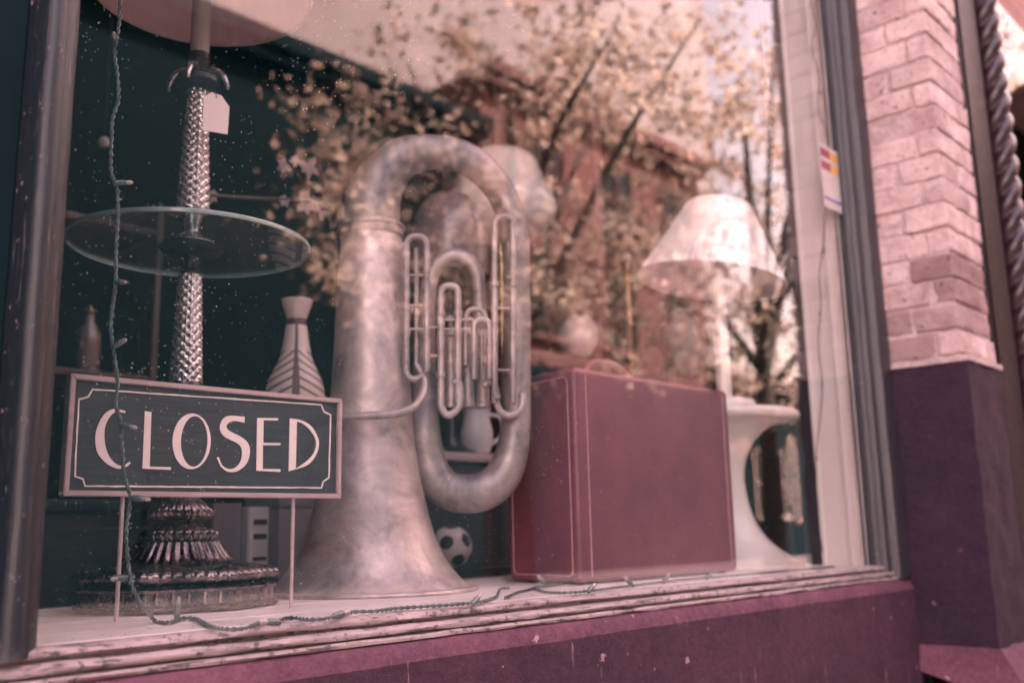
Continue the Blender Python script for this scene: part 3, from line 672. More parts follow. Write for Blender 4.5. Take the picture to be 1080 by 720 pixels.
bm = new(); lathe(bm, [(0.0158, zc1), (0.0175, zc1+.006), (0.0114, zc1+.012), (0.0114, zt-.026), (0.0140, zt-.020), (0.0227, zt-.016), (0.0510, zt-.009), (0.0550, zt-.006), (0.0540, zt-.0045)], (LX, LY, .80), 96); part('tray_hub', bm, 'black', lamp)
bm = new(); lathe(bm, [(0.1999, zt-.0026), (0.2004, zt+.0026)], (LX, LY, .80), 160); tg = part('glass_tray', bm, 'tray_glass', lamp)
bm = new(); lathe(bm, [(0.2006, zt-.0038), (0.2030, zt-.0034), (0.2040, zt), (0.2030, zt+.0034), (0.2006, zt+.0038), (0.2006, zt-.0038)], (LX, LY, .80), 160, cap=False); sub('polished_edge', bm, 'tray_edge', tg, lamp)
bm = new(); lathe(bm, [(0.0403, zt+.0035), (0.0385, zt+.007), (0.0298, zt+.012), (0.0210, zt+.018), (0.0140, zt+.024), (0.0123, zt+.03), (0.0166, zu0-.006), (0.0280, zu0-.003), (0.0280, zu0)], (LX, LY, .80), 160, lambda t, z, r: r*(1+.05*sin(24*t)*(zt+.008 < z < zt+.024))); part('beaded_collar', bm, 'silver', lamp)
bm = new(); crystal(bm, zu0, .0290, zu1, .0178, 30); part('crystal_column', bm, 'crystal', lamp, angle=20)
bm = new(); zz = lz(97)
lathe(bm, [(0.0175, zz), (0.0300, zz+.003), (0.0400, zz+.012), (0.0370, zz+.024), (0.0220, zz+.034), (0.0123, zz+.040), (0.0192, zz+.048), (0.0210, zz+.056), (0.0175, zz+.064), (0.0184, zz+.072)], (LX, LY, .80), 64)
part('scroll_cup', bm, 'black', lamp)
for k in range(4):
    a = 2*pi*k/4-PSI; ca, sa = cos(a), sin(a)
    bm = new(); tube(bm, [(LX+ca*r, LY+sa*r, .80+zz+h, q) for r, h, q in ((.010, .036, .005), (.022, .040, .007), (.034, .037, .007), (.044, .029, .006), (.050, .018, .0045), (.053, .008, .003), (.052, .003, .003))], seg=10)
    part('scroll_arm', bm, 'silver', lamp)
zs = lz(58); zr = lz(-8)
bm = new(); lathe(bm, [(.0168, zs), (.0168, zr+.12), (.010, zr+.125)], (LX, LY, .80), 48); part('candle_tube', bm, 'candle', lamp)
Rs = 113*mpp((LX, LY, .80+zr))
bm = new(); lathe(bm, [(Rs, zr), (Rs*.985, zr+.012), (Rs*.93, zr+.08), (Rs*.84, zr+.17), (Rs*.70, zr+.26), (Rs*.696, zr+.26), (Rs*.83, zr+.168), (Rs*.92, zr+.078), (Rs*.975, zr+.010), (Rs*.99, zr)], (LX, LY, .80), 160, lambda t, z, r: r*(1+.006*sin(40*t)), cap=False)
sh = part('lamp_shade', bm, 'shade_pink', lamp)
bm = new(); lathe(bm, [(Rs*1.004, zr-.004), (Rs*1.012, zr+.001), (Rs*1.006, zr+.008), (Rs*.985, zr+.004), (Rs*1.004, zr-.004)], (LX, LY, .80), 160, cap=False); sub('rim_band', bm, 'signframe', sh, lamp)
# swing tag on a scroll arm
ta = thing('price_tag', 'blank white swing tag hanging from the crystal lamp below its shade', 'tag', (.833, .345, 1.60))
pc = at(228, 120, .345); k_ = mpp(pc)
bm = new(); o_ = [(-14, -23), (13, -19), (14, 12), (5, 22), (-6, 22), (-14, 14)]
prism(bm, [(pc.x+a*k_*1.08, pc.z+b_*k_) for a, b_ in o_], .3445, .3455, 'y'); part('card', bm, 'tagcard', ta)
bm = new(); tube(bm, [(pc.x-.001, .344, pc.z+17*k_), (pc.x-.004, .345, pc.z+24*k_), (pc.x-.010, .36, pc.z+38*k_)], .0007, 6); part('loop', bm, 'black', ta)

# ------------------------------------------------------------------ tuba standing on its bell
TY = .42
TA = radians(-36); TN = Vector((-sin(TA), cos(TA), 0)); TO = at(391, 500, TY)
def tp(u, v, r=None, dy=0):
    # the loops lie in a plane through the bell's axis, turned 36 degrees towards the street
    d = ray(u, v); p2 = CAM+d*((TO+TN*dy-CAM).dot(TN)/d.dot(TN)); k = mpp(p2); return (p2.x, p2.y, p2.z, (r or 4)*k)
ax = TO.x
tuba = thing('tuba', 'large tarnished brass tuba standing upside down on its bell', 'tuba', (ax, TY, .80))
prof = []
for v, hw in ((240, 31), (300, 36), (350, 38.5), (400, 41), (450, 45), (485, 50), (515, 55), (545, 62), (568, 69), (588, 78), (606, 91), (617, 102), (623, 110)):
    p = at(391, v, TY); prof.append((hw*mpp(p), max(0, p.z-.80)))
prof = [(r, z) for r, z in prof]; prof.append((prof[-1][0]+.006, .003))
cp = catmull([(r, z, 0) for r, z in prof], 6)
bm = new(); outp = [(r, z) for r, z, _ in cp]; inn = [(r-.003, z) for r, z in outp[::-1]]
inn[0] = (inn[0][0], .0005); lathe(bm, outp+inn, (ax, TY, .80), 160, cap=False)
bell = part('bell', bm, 'tuba', tuba, angle=60)
bm = new(); q = outp[-1]; lathe(bm, [(q[0]-.002, .0), (q[0]+.002, -.0002+.0004), (q[0]+.0045, .003), (q[0]+.002, .007), (q[0]-.004, .008)], (ax, TY, .80), 160); sub('rolled_rim', bm, 'tuba', bell, tuba)
bm = new(); zc = at(391, 244, TY).z-.80; r = 31.5*mpp(at(391, 244, TY))
lathe(bm, [(r-.002, zc-.016), (r+.004, zc-.014), (r+.005, zc-.009), (r+.002, zc-.006), (r+.002, zc+.002), (r+.006, zc+.005), (r+.006, zc+.010), (r+.001, zc+.014)], (ax, TY, .80), 96, cap=False); sub('collar', bm, 'tubapipe', bell, tuba)
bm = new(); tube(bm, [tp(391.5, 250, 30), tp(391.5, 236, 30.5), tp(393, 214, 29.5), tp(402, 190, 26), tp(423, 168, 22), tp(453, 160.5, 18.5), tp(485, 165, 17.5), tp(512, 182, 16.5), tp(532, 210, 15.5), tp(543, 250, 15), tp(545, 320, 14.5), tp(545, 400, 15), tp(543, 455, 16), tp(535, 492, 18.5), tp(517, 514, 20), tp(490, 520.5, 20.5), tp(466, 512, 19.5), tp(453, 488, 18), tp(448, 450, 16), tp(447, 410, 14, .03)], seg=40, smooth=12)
M['tubabow_shaded'] = tubamat('shaded_bow_brass', (.42, .34, .335), (.27, .225, .225), (.13, .115, .125))  # the bow's shading is put into a darker copy of the tuba brass
part('main_bow', bm, 'tubabow_shaded', tuba, angle=60)
bm = new(); tube(bm, [tp(447, 420, 14, .03), tp(448, 370, 11.5, .04), tp(450, 320, 9.5, .04), tp(455, 290, 8.5, .04), tp(466, 275, 8, .035), tp(481, 270, 8, .03), tp(496, 277, 8, .03), tp(504, 294, 7.5, .03), tp(506, 330, 7, .03), tp(506, 385, 6.5, .03), tp(506, 425, 6.5, .02)], seg=24)
part('inner_branch', bm, 'tubapipe', tuba, angle=60)
def pipe(name, pts, seg=16, m='tubapipe'):
    b2 = new(); tube(b2, pts, seg=seg, smooth=6); return part(name, b2, m, tuba, angle=60)
pipe('leadpipe', [tp(440, 385, 3.6, -.05), tp(447, 400, 4, -.055), tp(446, 415, 4.2, -.075), tp(436, 429, 4.4, -.10), tp(418, 436, 4.4, -.115), tp(395, 438, 4.3, -.125), tp(370, 439, 4, -.115), tp(350, 440, 3.8, -.095), tp(338, 438, 3.4, -.07)])
# left long slide
def uloop(name, xl, xr, vt, vb, r, dy, closed=True):
    m_ = (xl+xr)/2; w = (xr-xl)/2
    pts = [tp(xl, vb, r, dy), tp(xl, (vb+vt)/2, r, dy), tp(xl, vt+w*1.3, r, dy), tp(xl+w*.1, vt+w*.5, r, dy), tp(m_-w*.55, vt+w*.1, r, dy), tp(m_, vt, r, dy), tp(m_+w*.55, vt+w*.1, r, dy), tp(xr-w*.1, vt+w*.5, r, dy), tp(xr, vt+w*1.3, r, dy), tp(xr, (vb+vt)/2, r, dy), tp(xr, vb, r, dy)]
    return pipe(name, pts)
uloop('tuning_slide', 428.5, 450, 249.5, 392, 3.6, -.06)
pipe('tube', [tp(439, 262, 2.6, -.045), tp(439.5, 330, 2.6, -.045), tp(439, 388, 2.6, -.045)])
pipe('tube', [tp(428.5, 388, 3.4, -.06), tp(430, 396, 3.4, -.06), tp(437, 400, 3.4, -.06), tp(445, 396, 3.4, -.055), tp(450, 388, 3.4, -.06)])
for v in (290, 322, 347): pipe('brace', [tp(429, v, 1.3, -.06), tp(440, v, 1.2, -.058), tp(450, v, 1.3, -.06)], 10)
for xx, v in ((428.5, 324), (450, 324), (428.5, 350), (450, 300)):
    pipe('ferrule', [tp(xx, v-2.5, 4.6, -.06), tp(xx, v+2.5, 4.6, -.06)], 16)
uloop('valve_slide', 465, 483, 301.5, 424, 3.9, -.055)
pipe('crook', [tp(465, 420, 3.9, -.055), tp(465.5, 429, 4, -.055), tp(470, 436.5, 4.2, -.055), tp(476, 436.5, 4.2, -.055), tp(483, 430, 4, -.055), tp(485, 420, 4, -.055), tp(485, 408, 4, -.055), tp(482.5, 402.5, 4, -.055), tp(478, 404, 4, -.055)])
uloop('valve_slide', 500, 516, 337, 400, 3.7, -.06)
uloop('valve_slide', 491, 512, 326, 385, 2.9, -.035)
pipe('crook', [tp(511, 408, 3.8, -.05), tp(514, 402.5, 4, -.05), tp(519.5, 404, 4, -.05), tp(522.5, 411, 4, -.05), tp(523.5, 424, 4, -.05), tp(528, 434, 4.1, -.05), tp(536, 438, 4.1, -.05), tp(545, 435, 4, -.05), tp(550, 428, 3.6, -.045), tp(551, 415, 3.6, -.04)])
uloop('tuning_slide', 521.5, 541, 228.5, 425, 3.6, -.055)
for v in (325, 390): pipe('brace', [tp(522, v, 1.3, -.055), tp(532, v, 1.2, -.055), tp(541, v, 1.3, -.055)], 10)
for v in (345, 375): pipe('brace', [tp(450, v, 1.3, -.058), tp(465, v, 1.3, -.056)], 10)
for v in (337, 347): pipe('brace', [tp(466, v, 1.3, -.055), tp(500, v, 1.3, -.058)], 10)
for xx, v in ((465, 330), (483, 330), (465, 395), (500, 372), (516, 372), (521.5, 300), (541, 300), (485, 418), (523.4, 418)):
    pipe('ferrule', [tp(xx, v-2.5, 4.9, -.056), tp(xx, v+2.5, 4.9, -.056)], 16)
for i, xx in enumerate((476, 494, 510)):
    dy = -.01
    b2 = new(); p0 = tp(xx, 428, 7, dy); p1 = tp(xx, 352, 7, dy); rr = 7.2*mpp(p0[:3])
    lathe(b2, [(rr*.5, p0[2]-.004), (rr*1.12, p0[2]-.003), (rr*1.15, p0[2]+.006), (rr, p0[2]+.008), (rr, p1[2]-.008), (rr*1.15, p1[2]-.006), (rr*1.12, p1[2]+.004), (rr*.4, p1[2]+.006), (rr*.32, p1[2]+.028), (rr*.8, p1[2]+.030), (rr*.8, p1[2]+.036), (0, p1[2]+.037)], (p0[0], p0[1], 0), 32)
    part('valve', b2, 'tubapipe', tuba, angle=40)

# ------------------------------------------------------------------ suitcase
case = thing('suitcase', 'oxblood leather suitcase with pale stitched piping standing upright beside the tuba', 'suitcase', (1.8, .25, .80))
ca = -.0143; A0 = Vector((1.5586, .1584)); e = Vector((cos(ca), sin(ca))); nn_ = Vector((-e.y, e.x)); Wc, Hc, Dc = .597, .4455, .235
def cpnt(a, d): # a along the front 0..Wc, d depth; the left side splays a little
    f = 1-a/Wc; return A0+e*(a+f*.034*d/Dc)+nn_*d
foot = [cpnt(0, 0), cpnt(Wc, 0), cpnt(Wc, Dc), cpnt(0, Dc)]
bm = new(); prism(bm, [tuple(p) for p in foot], .804, .80+Hc, 'z')
bmesh.ops.bevel(bm, geom=list(bm.edges), offset=.014, segments=5, profile=.55, affect='EDGES')
part('shell', bm, 'leather', case, angle=60)
def P3(a, d, z, off=0): p = cpnt(a, d); return (p.x, p.y, .80+z)
bm = new()
def ring(pts, r=.0014): tube(bm, pts+[pts[0]], r, 8, 0)
yo = -.0007
tube(bm, [P3(.036, yo, .016), P3(.036, yo, Hc-.016)], .0013, 8, 0); part('piping', bm, 'stitch', case)
bm = new(); tube(bm, [P3(Wc-.03, yo, .016), P3(Wc-.03, yo, Hc-.016)], .0013, 8, 0); part('piping', bm, 'stitch', case); bm = new()
lx = -.0006
tube(bm, [P3(lx, .022, .020), P3(lx, .022, Hc-.030), P3(lx, .030, Hc-.020), P3(lx, Dc-.03, Hc-.020), P3(lx, Dc-.02, Hc-.03), P3(lx, Dc-.02, .026), P3(lx, Dc-.03, .018), P3(lx, .03, .018), P3(lx, .022, .028)], .0013, 8, 0)
part('piping', bm, 'stitch', case)
bm = new(); tube(bm, [P3(.02, .10, Hc+.0008), P3(Wc-.02, .10, Hc+.0008)], .003, 8, 0); part('lid_seam', bm, 'black', case)
bm = new(); tube(bm, [P3(.16, .11, Hc-.004), P3(.165, .11, Hc+.024), P3(.19, .11, Hc+.043), P3(.24, .11, Hc+.048), P3(.29, .11, Hc+.043), P3(.315, .11, Hc+.024), P3(.32, .11, Hc-.004)], .0075, 12); part('handle', bm, 'leather', case)
for a, d in ((.03, .03), (Wc-.03, .03), (.05, Dc-.03), (Wc-.03, Dc-.03)):
    p = P3(a, d, 0); bm = new(); lathe(bm, [(.008, 0), (.010, .002), (.010, .006)], p, 20); part('foot', bm, 'black', case)
for a in (.12, .46):
    bm = new(); box(bm, A0.x+a, A0.x+a+.035, A0.y+.085, A0.y+.118, .80+Hc-.001, .80+Hc+.007, .002); part('latch', bm, 'brass', case)

# ------------------------------------------------------------------ tulip table and its lamp
tx, ty = 2.430, .335
tab = thing('tulip_table', 'white tulip shaped pedestal table at the right end of the window', 'table', (tx, ty, .80))
pr = [(.213, .0), (.214, .006), (.195, .014), (.150, .036), (.108, .070), (.078, .115), (.060, .165), (.053, .21), (.051, .24), (.055, .275), (.068, .315), (.092, .352), (.130, .382), (.165, .396), (.168, .398)]
bm = new(); lathe(bm, [(r, z) for r, z, _ in catmull([(a, b_, 0) for a, b_ in pr], 4)], (tx, ty, .80), 96); part('pedestal', bm, 'porcelain', tab, angle=60)
bm = new(); lathe(bm, [(.14, .394), (.190, .397), (.208, .401), (.213, .409), (.212, .418), (.205, .424), (.198, .4255), (.0, .4255)], (tx, ty, .80), 96); part('table_top', bm, 'porcelain', tab, angle=60)
zt_ = 1.2262; lx_, ly_ = 2.452, ty
tl = thing('table_lamp', 'small white table lamp with a tilted cream pleated shade on the tulip table', 'lamp', (lx_, ly_, zt_))
bm = new(); lathe(bm, [(.080, 0), (.082, .004), (.082, .030), (.078, .036), (.060, .040), (.030, .044), (.024, .050)], (lx_, ly_, zt_), 64); part('base', bm, 'porcelain', tl)
bm = new(); lathe(bm, [(.0215, .046), (.0215, .40), (.014, .405), (.014, .45), (.019, .452), (.019, .50), (.0, .502)], (lx_, ly_, zt_), 40); part('stem', bm, 'porcelain', tl)
zb = at(761, 299, ly_).z-zt_; ztop = at(757, 219, ly_).z-zt_
Rb, Rt = .218, .094
bm = new(); lathe(bm, [(Rb, zb), (Rb*.985, zb+.004), (Rt, ztop), (Rt-.003, ztop), (Rb*.97, zb+.004), (Rb*.985, zb)], (0, 0, 0), 288, lambda t, z, r: r*(1+.008*sin(72*t)), cap=False)
zm = (zb+ztop)/2
# the shade sits askew on its carrier, its left side hanging lower
bmesh.ops.transform(bm, matrix=Matrix.Translation((0, 0, zm)) @ Matrix.Rotation(radians(-9), 4, Fv.cross(Vector((0, 0, 1))).cross(Vector((0, 0, 1))).normalized()) @ Matrix.Translation((0, 0, -zm)), verts=bm.verts)
bmesh.ops.translate(bm, verts=bm.verts, vec=(lx_, ly_, zt_)); part('lamp_shade', bm, 'shade', tl, angle=60)
bm = new(); sphere(bm, (lx_, ly_, zt_+.53), .03); part('bulb', bm, 'porcelain', tl)

# ------------------------------------------------------------------ things standing deeper in the shop
def cabinet(name, label, cat, x0, x1, y0, y1, z0, z1, m, topm, legs=True):
    t = thing(name, label, cat, ((x0+x1)/2, (y0+y1)/2, z0))
    bm = new(); box(bm, x0-.015, x1+.015, y0-.015, y1, z1-.025, z1, .004); part('top', bm, topm, t)
    bm = new(); box(bm, x0, x1, y0, y1, z0+.08, z1-.026, .003); bd = part('body', bm, m, t)
    n = max(1, int((x1-x0)/.42)); w = (x1-x0)/n
    for k in range(n):
        a = x0+k*w+.02; b_ = x0+(k+1)*w-.02
        bm = new(); box(bm, a, b_, y0-.012, y0-.001, z0+.10, z1-.06, .004); d = part('door', bm, m, t)
        bm = new(); lathe(bm, [(.004, 0), (.004, .01), (.009, .014), (.009, .02), (0, .024)], (0, 0, 0), 16); bmesh.ops.rotate(bm, verts=bm.verts, matrix=Matrix.Rotation(pi/2, 3, 'X')); bmesh.ops.translate(bm, verts=bm.verts, vec=(b_-.04, y0-.012, (z0+z1)/2)); sub('knob', bm, 'brass', d, t)
    for x in (x0+.03, x1-.03):
        for y in (y0+.03, y1-.03):
            bm = new(); box(bm, x-.02, x+.02, y-.02, y+.02, z0, z0+.08, .003); part('leg', bm, m, t)
    return t
cabinet('console', 'dark sideboard with a pale worn top behind the tuba and suitcase', 'sideboard', 1.78, 2.95, .90, 1.18, .12, 1.132, 'darkwood', 'signframe')
cabinet('bench', 'long low dark cupboard close behind the display floor', 'cupboard', .9, 2.3, .64, .86, .12, .822, 'darkwood', 'darkwood')
cabinet('chest', 'black painted chest in the dark left corner behind the bronze lamp', 'chest', .35, 1.13, 1.0, 1.4, .12, .995, 'darkwood', 'frame')
# open bookcase
bx0, bx1, by0, by1 = 2.44, 3.02, 1.22, 1.50
bc = thing('bookcase', 'tall open red brown bookcase standing behind the suitcase', 'bookcase', (2.73, 1.36, .12))
bm = new(); box(bm, bx0, bx0+.03, by0, by1, .12, 2.62, .003); part('side', bm, 'brown', bc)
bm = new(); box(bm, bx1, bx1+.05, by0-.01, by1, .12, 2.62, .003); part('side', bm, 'red_wood', bc)
bm = new(); box(bm, bx0+.031, bx1-.001, by1-.02, by1, .12, 2.6); part('back', bm, 'brown', bc)
for z in (.2, .85, 1.56, 1.86, 2.58):
    bm = new(); box(bm, bx0+.031, bx1-.001, by0, by1-.021, z-.022, z, .002); part('shelf', bm, 'brown', bc)
p = at(612, 351, 1.32)
bl = thing('globe', 'pale round ball ornament on the bookcase shelf above the suitcase', 'ornament', (p.x, 1.32, 1.56))
r = 24*mpp(p); bm = new(); lathe(bm, [(.04, 0), (.042, .004), (.02, .012), (.016, .02)], (p.x, 1.32, 1.56), 32); part('stand', bm, 'black', bl)
bm = new(); sphere(bm, (p.x, 1.32, 1.576+r), r, 40); part('ball', bm, 'ceramic', bl)
# brass pole
p = at(662, 272, 1.12); q = at(666, 390, 1.12)
po = thing('brass_stand', 'slim brass pole stand with a round finial behind the suitcase handle', 'stand', (q.x, 1.21-.01, .12))
PXx = q.x
bm = new(); lathe(bm, [(.11, 0), (.11, .01), (.03, .03), (.012, .05)], (PXx, 1.12, .12), 40); part('foot', bm, 'brass', po)
bm = new(); lathe(bm, [(.010, .05), (.010, q.z+.05), (.014, q.z+.06), (.010, q.z+.07), (.010, p.z-.12-.02), (.016, p.z-.13)], (PXx, 1.12, .12), 20); part('pole', bm, 'brass', po)
bm = new(); sphere(bm, (PXx, 1.12, p.z), .018); part('finial', bm, 'porcelain', po)
# white bell-shaped lamp
p = at(528, 205, 1.05)
wl = thing('table_lamp', 'lamp with a smooth white bell shaped shade rising behind the top of the tuba', 'lamp', (p.x, 1.05, 1.132))
k_ = mpp(p)
pr = [(10, 47), (26, 45), (38, 36), (45, 20), (50, 6), (57, -8), (59, -20), (54, -32), (44, -42), (36, -46)]
bm = new(); lathe(bm, [(r*k_, z*k_) for r, z, _ in catmull([(a, b_, 0) for a, b_ in pr], 5)], (p.x, 1.05, p.z), 72); part('lamp_shade', bm, 'porcelain', wl, angle=70)
zb_ = p.z-46*k_
bm = new(); lathe(bm, [(.09, 1.132), (.09, 1.145), (.03, 1.16), (.014, 1.18), (.014, zb_-.02), (.03, zb_)], (p.x, 1.05, 0), 32); part('stem', bm, 'brass', wl)
# brown dome lamp seen through the tuba
p = at(474, 248, 1.0); k_ = mpp(p)
dl = thing('table_lamp', 'lamp with a smoky brown dome shade seen through the loop of the tuba', 'lamp', (p.x, 1.0, 1.132))
M['brown_glass'] = plain('smoky_brown_glass', (.30, .20, .19), (.18, .12, .12), .25, scale=6, bs=0, coat=.4)
bm = new(); lathe(bm, [(r*k_, z*k_) for r, z, _ in catmull([(a, b_, 0) for a, b_ in [(4, 46), (18, 43), (30, 33), (37, 18), (40, 0), (41, -22), (42, -44), (40, -45)]], 5)], (p.x, 1.0, p.z), 64); part('lamp_shade', bm, 'brown_glass', dl, angle=70)
bm = new(); zb_ = p.z-45*k_; lathe(bm, [(.08, 1.132), (.08, 1.14), (.03, 1.16), (.012, 1.2), (.012, zb_-.02), (.03, zb_)], (p.x, 1.0, 0), 32); part('stem', bm, 'darkwood', dl)
# jug on the console
p = at(503, 456, .97); k_ = mpp(p)
jg = thing('jug', 'white ceramic jug framed by the lower bow of the tuba', 'jug', (p.x, .97, 1.132))
bm = new(); lathe(bm, [(8*k_, 0), (13*k_, 3*k_), (17*k_, 14*k_), (17*k_, 26*k_), (14*k_, 38*k_), (14*k_, 48*k_), (15*k_, 51*k_), (13*k_, 50*k_), (12*k_, 38*k_)], (p.x, .97, 1.132), 40, cap=True); part('body', bm, 'ceramic', jg)
bm = new(); tube(bm, [(p.x+12*k_, .95, 1.132+44*k_), (p.x+22*k_, .93, 1.132+40*k_), (p.x+22*k_, .93, 1.132+22*k_), (p.x+13*k_, .95, 1.132+12*k_)], .006, 10); part('handle', bm, 'ceramic', jg)
# football ornament
p = at(476, 580, .70); r = 22*mpp(p)
fb = thing('football', 'small black and white football low behind the rim of the tuba bell', 'ball', (p.x, .70, .822))
cz_ = .822+r; bm = new(); bmesh.ops.create_icosphere(bm, subdivisions=5, radius=r)
ph = (1+sqrt(5))/2; iv = [Vector(v).normalized() for v in [(0, a, b_*ph) for a in (1, -1) for b_ in (1, -1)]+[(a, b_*ph, 0) for a in (1, -1) for b_ in (1, -1)]+[(a*ph, 0, b_) for a in (1, -1) for b_ in (1, -1)]]
bm2 = bm.copy(); blk = lambda f: max(f.calc_center_median().normalized().dot(v) for v in iv) > .945
for B, keep in ((bm, False), (bm2, True)):
    bmesh.ops.delete(B, geom=[f for f in B.faces if blk(f) != keep], context='FACES')
    bmesh.ops.rotate(B, verts=B.verts, matrix=Matrix.Rotation(.7, 3, 'X') @ Matrix.Rotation(.3, 3, 'Z')); bmesh.ops.translate(B, verts=B.verts, vec=(p.x, .70, cz_))
part('white_panels', bm, 'ceramic', fb); part('black_panels', bm2, 'black', fb)
# striped bottle vase on a box, books
vp_ = at(313, 330, .76); vx = vp_.x; k_ = mpp(vp_)
bxz = 1.0
wb = thing('wooden_box', 'grey cloth covered box hidden low behind the CLOSED sign', 'box', (vx, .76, .822))
bm = new(); box(bm, vx-.075, vx+.085, .70, .83, .822, bxz-.03, .003); part('body', bm, 'paper_grey', wb)
bm = new(); box(bm, vx-.078, vx+.088, .697, .833, bxz-.029, bxz, .003); part('lid', bm, 'paper_grey', wb)
vs = thing('vase', 'slender white bottle vase with brown chevron stripes behind the right end of the sign', 'vase', (vx, .76, bxz))
def vz(v): return at(313, v, .76).z-bxz
pr = [(22, 0), (30, .02), (36, .06), (36, .09), (30, vz(413)), (23, vz(392)), (17, vz(378)), (13.5, vz(362)), (11, vz(345)), (10, vz(338)), (11, vz(334)), (14, vz(325)), (16, vz(318)), (15.5, vz(317)), (12, vz(322)), (8, vz(335))]
cpv = [(r*k_, z) for r, z, _ in catmull([(a, b_, 0) for a, b_ in pr], 5)]
m, nt, b = mat('chevron_glaze'); tc = N(nt, 'ShaderNodeTexCoord'); sx = N(nt, 'ShaderNodeSeparateXYZ'); nt.links.new(tc.outputs['Object'], sx.inputs[0])
def mth(op, a, b_=None):
    n_ = N(nt, 'ShaderNodeMath', operation=op)
    for i, v_ in enumerate((a, b_)):
        if v_ is None: continue
        if hasattr(v_, 'is_output'): nt.links.new(v_, n_.inputs[i])
        else: n_.inputs[i].default_value = v_
    return n_.outputs[0]
th = mth('ARCTAN2', sx.outputs[1], sx.outputs[0]); sp = mth('ABSOLUTE', mth('SINE', mth('MULTIPLY', mth('ADD', th, 2.15), 1.0)))
w_ = mth('FRACT', mth('MULTIPLY', mth('ADD', sx.outputs[2], mth('MULTIPLY', sp, .035)), 46.0))
st = mth('LESS_THAN', w_, .27); lo = mth('LESS_THAN', sx.outputs[2], vz(372)); band = mth('MULTIPLY', mth('GREATER_THAN', sx.outputs[2], vz(344)), mth('LESS_THAN', sx.outputs[2], vz(337)))
spine = mth('LESS_THAN', sp, .13); msk = mth('MAXIMUM', mth('MAXIMUM', mth('MULTIPLY', st, lo), band), mth('MULTIPLY', spine, mth('LESS_THAN', sx.outputs[2], vz(340))))
nt.links.new(mixc(nt, msk, (.74, .60, .58), (.10, .055, .06)), b.inputs['Base Color']); b.inputs['Roughness'].default_value = .35
bm = new(); lathe(bm, cpv, (vx, .76, bxz), 72, cap=False); part('body', bm, m, vs, angle=70)
for nm, lb, u0, u1, v0, mm in (('book', 'grey clothbound book upright behind the base of the bronze lamp', 224, 255, 530, 'paper_grey'), ('book', 'pale book with dark marks on its spine upright left of the tuba bell', 262, 286, 534, 'ceramic')):
    a = at(u0, 570, .74); c_ = at(u1, 570, .74); zt2 = at(u0, v0, .74).z
    t = thing(nm, lb, 'book', ((a.x+c_.x)/2, .78, .822))
    bm = new(); prism(bm, [(a.x, .745), (a.x+.004, .74), (c_.x-.004, .74), (c_.x, .745), (c_.x, .90), (c_.x-.003, .90), (c_.x-.003, .748), (a.x+.003, .748), (a.x+.003, .90), (a.x, .90)], .822, zt2, 'z'); part('cover', bm, mm, t)
    bm = new(); box(bm, a.x+.0035, c_.x-.0035, .7485, .895, .825, zt2-.004); part('pages', bm, 'ceramic', t)
    if mm == 'ceramic':
        bm = new()
        for z in (.86, .905, .935): box(bm, a.x+.012, c_.x-.012, .7385, .7398, z, z+.007+.004*(z > .9)); 
        part('spine_mark', bm, 'stripe', t)
# silk magnolia branch
f0 = at(342, 222, .86)
fl = thing('flower_branch', 'white silk blossom branch reaching left from behind the tuba bell', 'flowers', (f0.x+.15, .95, 1.0))
bm = new(); ff = lambda u, v, y=.86: tuple(at(u, v, y))
tube(bm, [(f0.x+.17, .95, .95), (f0.x+.14, .93, 1.3), ff(358, 300, .9), ff(345, 225), ff(318, 212), ff(270, 209), ff(222, 206)], .0035, 8)
tube(bm, [ff(340, 222), ff(322, 195), ff(312, 180)], .0028, 8); part('stem', bm, 'brown', fl)
def blossom(u, v, s, seed, y=.86):
    rnd = random.Random(seed); c = at(u, v, y); bm = new()
    for k in range(6):
        a = 2*pi*k/6+rnd.random(); d = Vector((cos(a), rnd.uniform(-.5, .1), sin(a))).normalized(); side = d.cross(Vector((0, 1, 0))).normalized(); up = side.cross(d)
        g = [[bm.verts.new(c+d*s*i/4+side*s*.34*sin(pi*min(1, (i+.35)/4.4))*(j-1)+up*s*(.22*(i/4)**2+.08*abs(j-1))) for j in range(3)] for i in range(5)]
        for i in range(4):
            for j in range(2): bm.faces.new((g[i][j], g[i+1][j], g[i+1][j+1], g[i][j+1]))
    bmesh.ops.solidify(bm, geom=bm.faces[:], thickness=.0012); part('blossom', bm, 'petal', fl)
for u, v, s, sd in ((300, 175, .022, 1), (326, 176, .030, 2), (312, 170, .018, 3), (322, 214, .030, 4), (338, 222, .026, 5), (225, 207, .016, 6), (300, 212, .016, 7)): blossom(u, v, s, sd)
p = at(110, 150, 1.4)
hb = thing('reflection_ball', 'small made-up ball standing for a round reflection left of the crystal lamp', 'ornament', (p.x, 1.4, p.z))  # ball and cord added in place of a round pale reflection
bm = new(); sphere(bm, p, 6*mpp(p)); part('ball', bm, 'ceramic', hb)
bm = new(); tube(bm, [(p.x, 1.4, p.z), (p.x, 1.4, 3.8)], .0015, 6, 0); part('cord', bm, 'black', hb)
